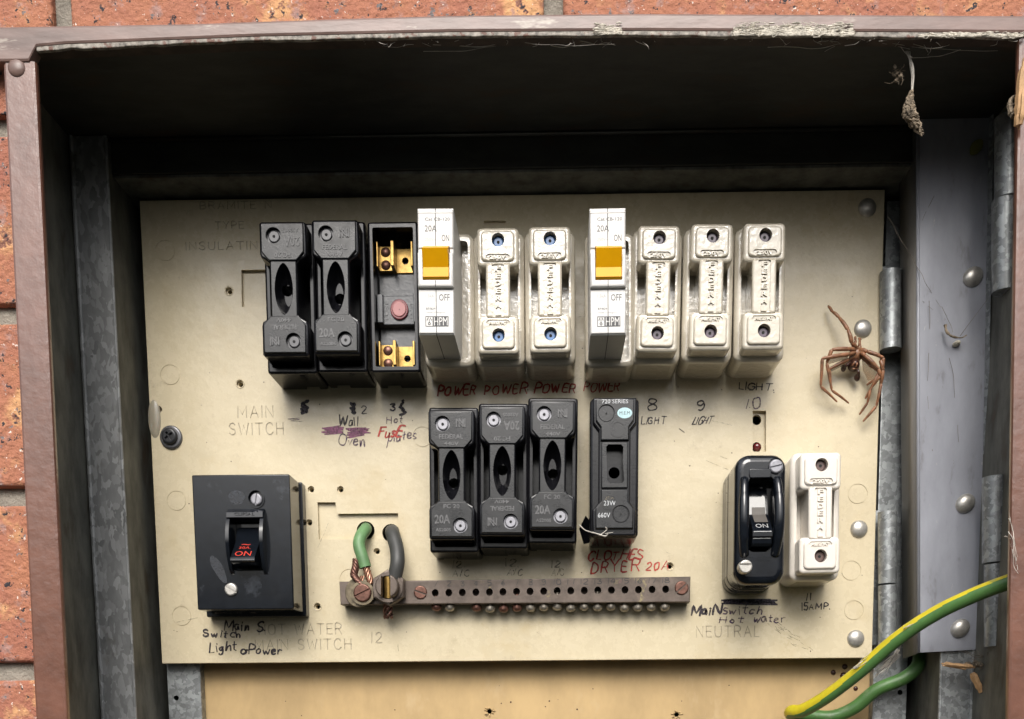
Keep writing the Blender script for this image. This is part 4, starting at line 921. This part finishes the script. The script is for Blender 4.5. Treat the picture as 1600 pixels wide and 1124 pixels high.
for k, (x, z) in enumerate(holes):
    mb = MB(); mb.tube([(x, 6, z - 5), (x, 6, z + random.uniform(-1.8, .8))], 2.0, 12, sm=1)
    zb_ = q[3][1] + (q[2][1] - q[3][1]) * (x - q[3][0]) / (q[2][0] - q[3][0])
    m_ = M['copper'] if k in (0, 3, 5, 6) else M['dullscrew']
    if k == 2: continue
    mb.slab(ell(x, 6.2, 2.6, 2.6, 16), 0, 1); n0 = len(mb.v) - 0
    mb = MB(); dr = random.uniform(.2, 1.5)
    mb.tube([(x, 7, zb_ + .5), (x, 7, zb_ - dr)], 1.6, 10, sm=1); mb.tube([(x, 7, zb_ - dr), (x, 7, zb_ - dr - 1.3)], 3.0, 16, sm=1); mb.dome(x, zb_ - dr - 1.3, 7, 3.0, 2.2, axis='z', n=16, rings=5)
    mb.tube([(x, 6, zb_ + 1), (x, 6, z - 2.3 + (random.uniform(.3, 2.2) if k in (0, 6, 9, 12) else 0))], 1.7, 12, sm=1)
    build(mb, 'terminal_screw', m_, nb, smooth=50)
for px, py, r, a in ((657, 926, 3.9, -20), (1065, 919, 4.0, 40)):
    x, z = P(px, py, 12); slot_screw(x, z, 11.6, r, M['copper'], nb, a, h=1.2, name='mounting_screw')
x, z = P(567, 927, 15); mb = MB(); x2, z2 = P(560, 926, 13); mb.slab(ell(x2, z2, 7.6, 8.4, 28), 12, 13.4, .3); mb.ring(ell(x, z, 6.8, 6.8, 28), ell(x, z, 5.2, 5.2, 28), 13.3, 16); build(mb, 'clamp_washer', mat('greenish_aged_brass', (0.22, 0.18, 0.12), 0.4, metal=.6, var=.3, vs=.3), nb)
slot_screw(x, z, 15.6, 5.2, M['copper'], nb, 25, h=1.6, slot=1.1, name='clamp_screw')
# hexagonal stud clamp
x, z = P(606, 918, 20); lug = MB()
hexo = [(x + 10.2 * math.cos(RAD(90 + 60 * k)), z + 10.2 * math.sin(RAD(90 + 60 * k))) for k in range(6)]
lug.slab(hexo, 12, 19, .8)
hx = build(lug, 'hexagonal_nut', M['barmetal'], nb)
lug = MB(); lug.ring(ell(x, z, 8.4, 8.4, 30), ell(x, z, 6.6, 6.6, 30), 18.8, 20.2); build(lug, 'nut_collar', M['barmetal'], nb)
lug = MB(); lug.slab(ell(x + .4, z, 6.5, 6.6, 30), 15, 27, .8); cu = MB(); cu.slab([(x - 3.0, z - 9), (x + 2.4, z - 9), (x + 2.8, z + 9), (x - 2.4, z + 9)], 19, 30)
build(lug, 'split_stud', M['barmetal'], nb, cut=cu)
lug = MB(); lug.tube([(x - .1, 17.6, z - 6), (x + .2, 17.6, z + 6)], 2.7, 14, sm=1); build(lug, 'brass_saddle', M['brass'], nb)

# ================================================================== CABLES AT THE BAR
def wire_thing(name, path, r, m, label, strands):
    org = path[0]; t = thing(name, (org[0], org[1], org[2]), label, 'cable')
    mb = MB(); mb.tube(path, r, 16, sm=8); build(mb, 'insulation', m, t, smooth=60)
    for (pa, nst, rs, rr, m_) in strands:
        mb = MB(); Pp = crom(pa, 6)
        for k in range(nst):
            pts = []
            for i, p in enumerate(Pp):
                a = 2 * math.pi * k / nst + i * .38; pts.append((p.x + rs * math.cos(a), p.y + rs * math.sin(a), p.z))
            mb.tube(pts, rr, 6, sm=1)
        build(mb, 'copper_strands', m_, t, smooth=60)
    return t
wire_thing('green_earth_cable', [P3(572, 826, -8), P3(571, 828, 3), P3(564, 838, 9), P3(561, 852, 11), P3(566, 870, 12), P3(571, 887, 12)], 3.5, M['palegreen'], 'short faded green cable with bare copper strands at the left end of the neutral bar',
    [([P3(571, 884, 12), P3(575, 897, 13), P3(581, 913, 14)], 7, 1.6, .62, M['brightcopper']), ([P3(566, 915, 14), P3(557, 905, 14), P3(553, 898, 14), P3(556, 885, 13), P3(557, 874, 12)], 7, 1.7, .66, M['copper']), ([P3(566, 900, 13), P3(564, 908, 13)], 4, .9, .4, M['brightcopper'])])
wire_thing('grey_neutral_cable', [P3(612, 832, -8), P3(613, 831, 4), P3(614, 836, 10), P3(620, 858, 15), P3(621, 880, 18), P3(616, 905, 17)], 4.1, M['greywire'], 'short thick grey cable clamped under the hexagonal nut of the neutral bar',
    [([P3(608, 938, 12), P3(606, 950, 10), P3(607, 966, 8)], 5, 2.2, .75, M['copper'])])

# ================================================================== YELLOW-GREEN EARTH CABLE
path = [P3(1600, 902, 88), P3(1572, 911, 84), P3(1520, 931, 74), P3(1460, 960, 62), P3(1400, 1000, 50), P3(1340, 1052, 36), P3(1290, 1090, 22), P3(1255, 1110, 10), P3(1238, 1112, 3), P3(1238, 1116, -4), P3(1262, 1118, -8),
        P3(1300, 1120, -7), P3(1335, 1106, -4), P3(1370, 1078, 0), P3(1412, 1060, 2), P3(1434, 1040, 2), P3(1437, 1015, -2), P3(1438, 985, -6)]
ec = thing('earth_cable', path[8], 'long yellow and green striped earth cable looping across the lower right corner', 'cable')
mb = MB()
def stripe(u, v):
    if u < .62: return 1 if (v + .17 - .16 * u) % 1.0 < .24 + .24 * u else 0
    return 0
mb.tube(path, [3.9, 3.9, 3.9, 3.9, 3.9, 3.9, 3.9, 3.9, 3.9], 64, sm=14, up=(-.2, .35, 1), am=stripe)
build(mb, 'insulation', [M['green'], M['yellowwire']], ec, smooth=80)

# ================================================================== SPIDER MOULT
def Z(zx, zy, d): return P3(1250 + zx / 4.32, 440 + zy / 4.32, d)
sp = bpy.data.objects.new('x', None)
mb = MB()
body = Z(385, 485, 8)
def leg(pts, r0, r1):
    """segments thicker mid-way, pinched at the joints"""
    V = pts; 
    for i in range(len(V) - 1):
        a, b2 = Vector(V[i]), Vector(V[i + 1]); u0 = i / (len(V) - 1); u1 = (i + 1) / (len(V) - 1)
        ra = .84 * (r0 + (r1 - r0) * u0); rb = .8 * (r0 + (r1 - r0) * u1); mid = (a + b2) / 2 + Vector((0, .4, 0))
        mb.tube([a, a.lerp(b2, .15), mid, a.lerp(b2, .85), b2], [ra * .75, ra * 1.05, (ra + rb) / 2 * 1.1, rb * 1.0, rb * .75], 8, sm=3)
leg([Z(385, 460, 8), Z(350, 415, 12), Z(325, 325, 12), Z(262, 240, 9), Z(215, 200, 7), Z(190, 165, 4)], 1.5, .8)
leg([Z(375, 465, 8), Z(330, 455, 13), Z(215, 460, 13), Z(180, 550, 11), Z(215, 735, 8), Z(330, 822, 5)], 1.6, .7)
leg([Z(375, 480, 8), Z(330, 490, 12), Z(150, 520, 13), Z(140, 710, 10), Z(250, 812, 6)], 1.6, .7)
leg([Z(375, 500, 7), Z(330, 525, 9), Z(195, 592, 9), Z(205, 680, 7)], 1.4, .9)
leg([Z(395, 460, 8), Z(455, 472, 12), Z(565, 515, 13), Z(548, 620, 11), Z(500, 665, 9), Z(450, 700, 6)], 1.5, .75)
leg([Z(400, 480, 8), Z(440, 500, 12), Z(530, 590, 13), Z(540, 640, 12), Z(480, 720, 9), Z(440, 792, 6)], 1.5, .75)
leg([Z(400, 490, 7), Z(470, 560, 10), Z(535, 610, 12), Z(475, 730, 10), Z(455, 820, 8), Z(400, 900, 5)], 1.4, .7)
leg([Z(545, 530, 12), Z(560, 600, 12), Z(548, 690, 10), Z(515, 842, 8), Z(425, 946, 5)], 1.4, .8)
# carapace
v0 = len(mb.v); mb.dome(0, 0, 0, 1, 1, n=18, rings=6); cx_, cd_, cz_ = body
mb.v[v0:] = [(cx_ + a * 3.9, cd_ - 2 + d * 4, cz_ + c * 4.2) for a, d, c in mb.v[v0:]]
for pts, r in (([Z(368, 440, 8), Z(375, 400, 7), Z(372, 375, 6)], .7), ([Z(395, 440, 8), Z(402, 410, 8), Z(398, 385, 6)], .6), ([Z(412, 445, 8), Z(405, 415, 7), Z(410, 385, 6)], .5)): mb.tube(pts, r, 6, wob=.3)
ob = bpy.data.objects.new('spider', None); COL.objects.link(ob); ob.location = (body[0] * .001, 0, body[2] * .001 + ZOFF); ORG['spider'] = (body[0], 0, body[2]); ob.empty_display_size = .01
tag(ob, 'dry brown spider skin with curled legs clinging to the right edge of the cream panel', 'spider')
build(mb, 'spider_body', M['spider'], ob, smooth=60)
mb = MB(); c = Z(368, 560, 8); v0 = 0; mb.dome(0, 0, 0, 1, 1, n=18, rings=5); mb.v = [(c[0] + a * 3.4, 6 + d * 5, c[2] + e * 3.6) for a, d, e in mb.v]
for zx, zy, r in ((300, 578, 1.6), (392, 642, 1.7)):
    c2_ = Z(zx, zy, 7); k0 = len(mb.v); mb.dome(0, 0, 0, 1, 1, n=14, rings=5); mb.v[k0:] = [(c2_[0] + a * r, 5 + d * 2.5, c2_[2] + e * r * 1.25) for a, d, e in mb.v[k0:]]
mb.tube([Z(345, 540, 8), Z(318, 562, 9), Z(300, 578, 7)], .8, 6); mb.tube([Z(385, 585, 8), Z(395, 615, 9), Z(392, 642, 7)], .8, 6)
build(mb, 'mouthparts', M['spiderdark'], ob, smooth=60)
mb = MB(); 
for p0, p1 in ((Z(352, 570, 13), Z(372, 540, 14)), (Z(378, 578, 13), Z(388, 548, 14)), (Z(350, 590, 12), Z(385, 590, 12))): mb.tube([p0, p1], .45, 6, sm=1)
build(mb, 'fangs', M['spider'], ob)
mem = mat('thin_translucent_skin', (0.50, 0.30, 0.16), 0.5, var=.2, vs=.3); mem.node_tree.nodes['Principled BSDF'].inputs['Alpha'].default_value = .45
mb = MB()
def memb(pts): mb.add(pts + [(x, d - .3, z) for x, d, z in pts], [tuple(range(len(pts))), tuple(range(2 * len(pts) - 1, len(pts) - 1, -1))] + [(i, len(pts) + i, len(pts) + (i + 1) % len(pts), (i + 1) % len(pts)) for i in range(len(pts))])
memb([Z(340, 480, 10), Z(190, 520, 12), Z(190, 560, 11), Z(320, 520, 9)]); memb([Z(330, 525, 8), Z(215, 575, 8), Z(190, 620, 7), Z(310, 560, 7)]); memb([Z(415, 500, 8), Z(470, 560, 10), Z(525, 600, 11), Z(500, 660, 8), Z(460, 670, 6), Z(425, 600, 7)]); memb([Z(225, 450, 12), Z(330, 452, 12), Z(330, 466, 11), Z(225, 470, 12)])
build(mb, 'leg_membrane', mem, ob)

# ================================================================== COBWEBS, DEBRIS
def web(label, items, m, r=(.12, .3)):
    mb = MB()
    for pts in items:
        mb.tube(pts, (random.uniform(*r), random.uniform(*r) * .6), 4, sm=4)
    c = items[0][0]
    return tag(build(mb, 'cobweb', m, None, org=(c[0], -c[1], c[2]), smooth=0), label, 'cobweb')
def sag(px0, py0, px1, py1, d, n=5, j=3, s=3):
    return [P3(px0 + (px1 - px0) * k / n + random.uniform(-j, j), py0 + (py1 - py0) * k / n + s * math.sin(math.pi * k / n) + random.uniform(-j, j) * .5, d + random.uniform(-4, 2)) for k in range(n + 1)]
it = [sag(640, 70, 860, 62, 100, 6, 4, 6), sag(660, 82, 800, 66, 98, 6, 4, 4), sag(780, 62, 960, 70, 102, 6, 4, 4), sag(900, 62, 975, 60, 100, 5, 3, 8), sag(600, 72, 700, 60, 101, 5, 4, 5), sag(860, 72, 950, 58, 99, 5, 3, 6)]
for k in range(26):
    x = random.uniform(560, 1020); it.append(sag(x, 58, x + random.uniform(-35, 35), 58 + random.uniform(3, 22), 102, 3, 3, 1))
web('pale dusty cobweb strands strung under the middle of the top frame rail', it, M['web'], (.08, .2))
it = [sag(1290, 80, 1420, 78, 98, 7, 3, -14), sag(1200, 74, 1330, 66, 100, 6, 4, 5), sag(1420, 66, 1500, 62, 101, 5, 3, 12), sag(1400, 60, 1425, 90, 99, 4, 3, 2), sag(1440, 60, 1452, 82, 99, 4, 2, 2), sag(1465, 62, 1448, 86, 99, 4, 2, 2), sag(1425, 92, 1500, 78, 97, 5, 3, 4), sag(1380, 66, 1560, 80, 100, 8, 2, 4)]
for k in range(30):
    x = random.uniform(1120, 1600); it.append(sag(x, 59, x + random.uniform(-30, 30), 59 + random.uniform(2, 14), 103, 3, 3, 1))
web('tangled cobweb strands under the right end of the top frame rail', it, M['web'], (.08, .2))
# matted web lying on the rail
def mat_web(px0, px1, py0, py1, n, label):
    it = []
    for k in range(n):
        x = random.uniform(px0, px1); y = random.uniform(py0, py1)
        it.append([P3(x + random.uniform(-16, 16) * q, y + random.uniform(-3.5, 3.5), FD + 2.3 + random.uniform(0, .8)) for q in (-1, -.3, .4, 1)])
    mb = MB()
    for pts in it[:n // 4]: mb.tube(pts, random.uniform(.06, .14), 4, sm=3, wob=.3)
    for k in range(n * 7):
        g = random.gauss(0, .28); x = (px0 + px1) / 2 + (px1 - px0) * max(-.5, min(.5, g)); y = py1 - abs(random.gauss(0, .35)) * (py1 - py0); c = P3(x, max(py0, y), FD + 1.9)
        r = random.uniform(.25, .9); k0 = len(mb.v); mb.dome(0, 0, 0, 1, 1, n=7, rings=2); mb.v[k0:] = [(c[0] + a * r * random.uniform(1.2, 3.2), c[1] + d * r * .7, c[2] + e * r * random.uniform(.3, .7)) for a, d, e in mb.v[k0:]]
    c = it[0][0]; tag(build(mb, 'web_crust', M['crust'], None, org=(c[0], -c[1], c[2]), smooth=0), label, 'cobweb')
mat_web(1150, 1330, 36, 56, 130, 'matted off-white web crusted on the right half of the top frame rail')
mat_web(932, 968, 36, 54, 34, 'small matted off-white web patch on the middle of the top frame rail')
mat_web(1440, 1600, 50, 58, 40, 'thin pale web crust along the right end of the top frame rail')
# hanging clump
it = []
for k in range(16):
    it.append([P3(1420 + random.uniform(-6, 3), 80, 97), P3(1424 + random.uniform(-3, 4), 100, 96), P3(1426 + random.uniform(-2.5, 3), 122, 96), P3(1425 + random.uniform(-2, 2), 145, 96), P3(1424 + random.uniform(-5, 5), 160, 96)])
web('thick dusty web strand hanging from the top rail at the right', it, M['web'], (.05, .14))
def clump(name, pts, r, m, label, cat, n=60, spread=1.0):
    mb = MB()
    for k in range(n):
        u = random.random() * (len(pts) - 1); i = int(u); f = u - i; a = Vector(pts[i]).lerp(Vector(pts[min(i + 1, len(pts) - 1)]), f)
        rr = r * (1.1 - abs(u / (len(pts) - 1) - .45)); p = a + Vector([random.gauss(0, .5) * rr * spread for _ in range(3)])
        q = p + Vector([random.gauss(0, 1) * rr * .9 for _ in range(3)]); s = p.lerp(q, .5) + Vector([random.gauss(0, .3) * rr for _ in range(3)])
        mb.tube([p, s, q], (random.uniform(.03, .10) * r, random.uniform(.02, .06) * r), 4, sm=3, wob=.2)
        b_ = random.uniform(.15, .42) * rr; k0 = len(mb.v); mb.dome(0, 0, 0, 1, 1, n=7, rings=3); mb.v[k0:] = [tuple(p + Vector((a * b_ * random.uniform(.6, 1.5), d * b_, e * b_ * random.uniform(.8, 1.6)))) for a, d, e in mb.v[k0:]]
    c = pts[0]; return tag(build(mb, name, m, None, org=(c[0], -c[1], c[2]), smooth=0), label, cat)
def wound(pts, rad, n, m, label, th=(.25, .6)):
    mb = MB(); Pp = crom(pts, 10); L = len(Pp)
    for k in range(n):
        q = []; a0 = random.uniform(0, 6.3); tw = random.uniform(-.5, .5); i0 = random.randrange(0, L // 2); i1 = random.randrange(i0 + L // 4, L)
        for i in range(i0, i1, 2):
            u = i / (L - 1) * (len(rad) - 1); j = int(u); r = rad[j] + (rad[min(j + 1, len(rad) - 1)] - rad[j]) * (u - j); r *= random.uniform(.5, 1.1)
            an = a0 + tw * i; q.append((Pp[i].x + r * math.cos(an), Pp[i].y + r * .8 * math.sin(an), Pp[i].z + random.uniform(-.5, .5)))
        if len(q) > 2: mb.tube(q, random.uniform(*th), 5, sm=3, wob=.45)
    c = pts[0]; return tag(build(mb, 'debris_clump', m, None, org=(c[0], -c[1], c[2]), smooth=0), label, 'debris')
wound([P3(1425, 140, 96), P3(1421, 160, 96), P3(1422, 180, 96), P3(1432, 198, 95), P3(1443, 214, 95)], [.5, 1.8, 3.2, 2.2, .7], 46, M['debris'], 'brown clump of dry debris dangling on the hanging web strand')
clump('debris_clump', [P3(1396, 105, 92), P3(1404, 120, 92), P3(1396, 128, 92)], 2.6, M['debris'], 'small curled brown husk caught in web left of the hanging clump', 'debris', 20)
web('fine cobweb thread running down from the panel corner to the grey bracket', [sag(1388, 338, 1424, 402, 34, 5, 1.5, 1), sag(1424, 402, 1470, 480, 33, 6, 1.5, 1), sag(1470, 480, 1490, 520, 33, 4, 2, 1), sag(1500, 525, 1545, 465, 36, 4, .6, 0), sag(1440, 470, 1460, 485, 32, 3, 2, 2), sag(1462, 300, 1440, 345, 32, 3, 1, 0),
    sag(1452, 470, 1450, 640, 32, 5, 2, 0), sag(1485, 560, 1500, 700, 32, 6, 2, 0)], M['webdark'], (.08, .18))
it = [sag(1405, 1018, 1410, 985, 48, 4, 1.5, 0) for k in range(4)] + [sag(1412, 982, 1440, 968, 58, 4, 1, 0) for k in range(3)]
for k in range(22): it.append(sag(1404 + random.uniform(-3, 4), 1020 + random.uniform(-6, 6), 1368 + random.uniform(-8, 12), 1052 + random.uniform(-8, 8), 38, 4, 3, 2))
for k in range(10): it.append(sag(1335 + random.uniform(-4, 4), 1045, 1365 + random.uniform(-6, 6), 1020, 42, 3, 3, 1))
web('grey fuzzy web draped over the striped earth cable', it, M['web'], (.1, .28))
it = [sag(1570, 838, 1600, 845, 100, 4, 1.5, 1) for k in range(6)] + [sag(1578, 800 + 10 * k, 1590, 870 + 5 * k, 106, 4, 3, 0) for k in range(6)]
web('short cobweb strands stuck to the right frame stile', it, M['web'], (.08, .22))
it = [sag(1500 + 10 * k, 1018, 1545 + random.uniform(-10, 10), 1035 + random.uniform(-10, 20), 40, 4, 4, 2) for k in range(8)] + [sag(1545, 1012, 1548, 1070, 45, 6, 3, 0) for k in range(4)]
web('loose web strands below the lower end of the grey bracket', it, M['webdark'], (.1, .22))

# husk on the bracket
mb = MB(); c = P3(1497, 535, 33); mb.dome(0, 0, 0, 1, 1, n=16, rings=5); mb.v = [(c[0] + a * 2.0 + e * .6, 30.5 + d * 3, c[2] + e * 1.6) for a, d, e in mb.v]
mb.m = [0] * len(mb.f); mb.tube([P3(1477, 508, 34), P3(1479, 518, 35), P3(1486, 525, 36), P3(1496, 528, 35)], .7, 6, m=1, wob=.3); mb.tube([P3(1490, 527, 35), P3(1502, 528, 36), P3(1510, 524, 34)], .35, 5, m=1)
tag(build(mb, 'insect_husk', [mat('ivory_husk', (.62, .57, .45), .5), M['debris']], None, org=(c[0], -30, c[2]), smooth=60), 'small ivory and brown insect husk stuck on the grey bracket', 'insect')
# leaf
mb = MB(); c = P3(1527, 228, 33); n = 14
o = [(math.cos(a) * 3.0 * (1 - .35 * math.sin(a) ** 2), math.sin(a) * 4.6) for a in [2 * math.pi * k / n for k in range(n)]]
ca, sa = math.cos(RAD(-38)), math.sin(RAD(-38)); o = [(c[0] + x * ca - z * sa, c[2] + x * sa + z * ca) for x, z in o]
mb.slab(o, 31.5, 32.2, .2); tag(build(mb, 'leaf', M['leaf'], None, org=(c[0], -31, c[2])), 'small yellow green leaf fragment resting high on the grey bracket', 'leaf')
# wood splinters
mb = MB(); mb.tube([P3(1471, 1037, 40), P3(1500, 1040, 41), P3(1523, 1042, 41)], [.5, 1.2, 1.4, 1.0], 6, wob=.25); mb.tube([P3(1472, 1040, 40), P3(1500, 1043, 40)], (.4, .7), 5, wob=.3); mb.tube([P3(1498, 1043, 40), P3(1509, 1046, 41)], .6, 5, wob=.3)
c = P3(1500, 1040, 40); tag(build(mb, 'wood_splinter', M['wood'], None, org=(c[0], -40, c[2])), 'long thin pale wood splinter lying level below the grey bracket', 'splinter', 'wood splinters')
mb = MB(); a, b2 = P3(1519, 1052, 40), P3(1533, 1082, 40); mb.tube([a, Vector(a).lerp(Vector(b2), .5) + Vector((.3, 0, 0)), b2], [1.7, 2.0, 1.9, 1.3], 6, wob=.12); tag(build(mb, 'wood_splinter', M['wood'], None, org=(b2[0], -40, b2[2])), 'short stout orange wood splinter hanging diagonally below the grey bracket', 'splinter', 'wood splinters')
clump('debris_clump', [P3(1508, 1038, 41), P3(1525, 1038, 41), P3(1538, 1043, 41)], 1.8, M['debris'], 'tuft of brown fibres between the two wood splinters', 'debris', 60)
# twig at the right edge
mb = MB(); mb.tube([P3(1602, 92, FD + 3), P3(1597, 130, FD + 4), P3(1595, 165, FD + 4), P3(1591, 188, FD + 4), P3(1592, 203, FD + 3)], [1.2, 2.4, 2.6, 1.9, .5], 7, sm=5, wob=.07); mb.tube([P3(1600, 120, FD + 5), P3(1599, 170, FD + 6), P3(1594, 195, FD + 5)], [1, 1.8, 1], 6, sm=5, wob=.08)
c = P3(1595, 150, FD); tag(build(mb, 'wood_sliver', M['wood'], None, org=(c[0], -FD, c[2])), 'pale upright wood sliver caught on the upper right frame stile', 'splinter')
mb = MB(); mb.tube([P3(1592, 157, FD + 1), P3(1585, 151, FD), P3(1579, 157, FD), P3(1578, 168, FD), P3(1582, 178, FD), P3(1589, 184, FD + 1)], [.5, .7, .8, 1.3, 1.6, .6], 7, sm=6, wob=.2); mb.tube([P3(1581, 165, FD), P3(1588, 161, FD), P3(1591, 166, FD)], .5, 5, wob=.3)
c = P3(1584, 168, FD); tag(build(mb, 'curled_husk', M['debris'], None, org=(c[0], -FD, c[2])), 'curled grey brown husk clinging left of the pale wood sliver', 'debris')
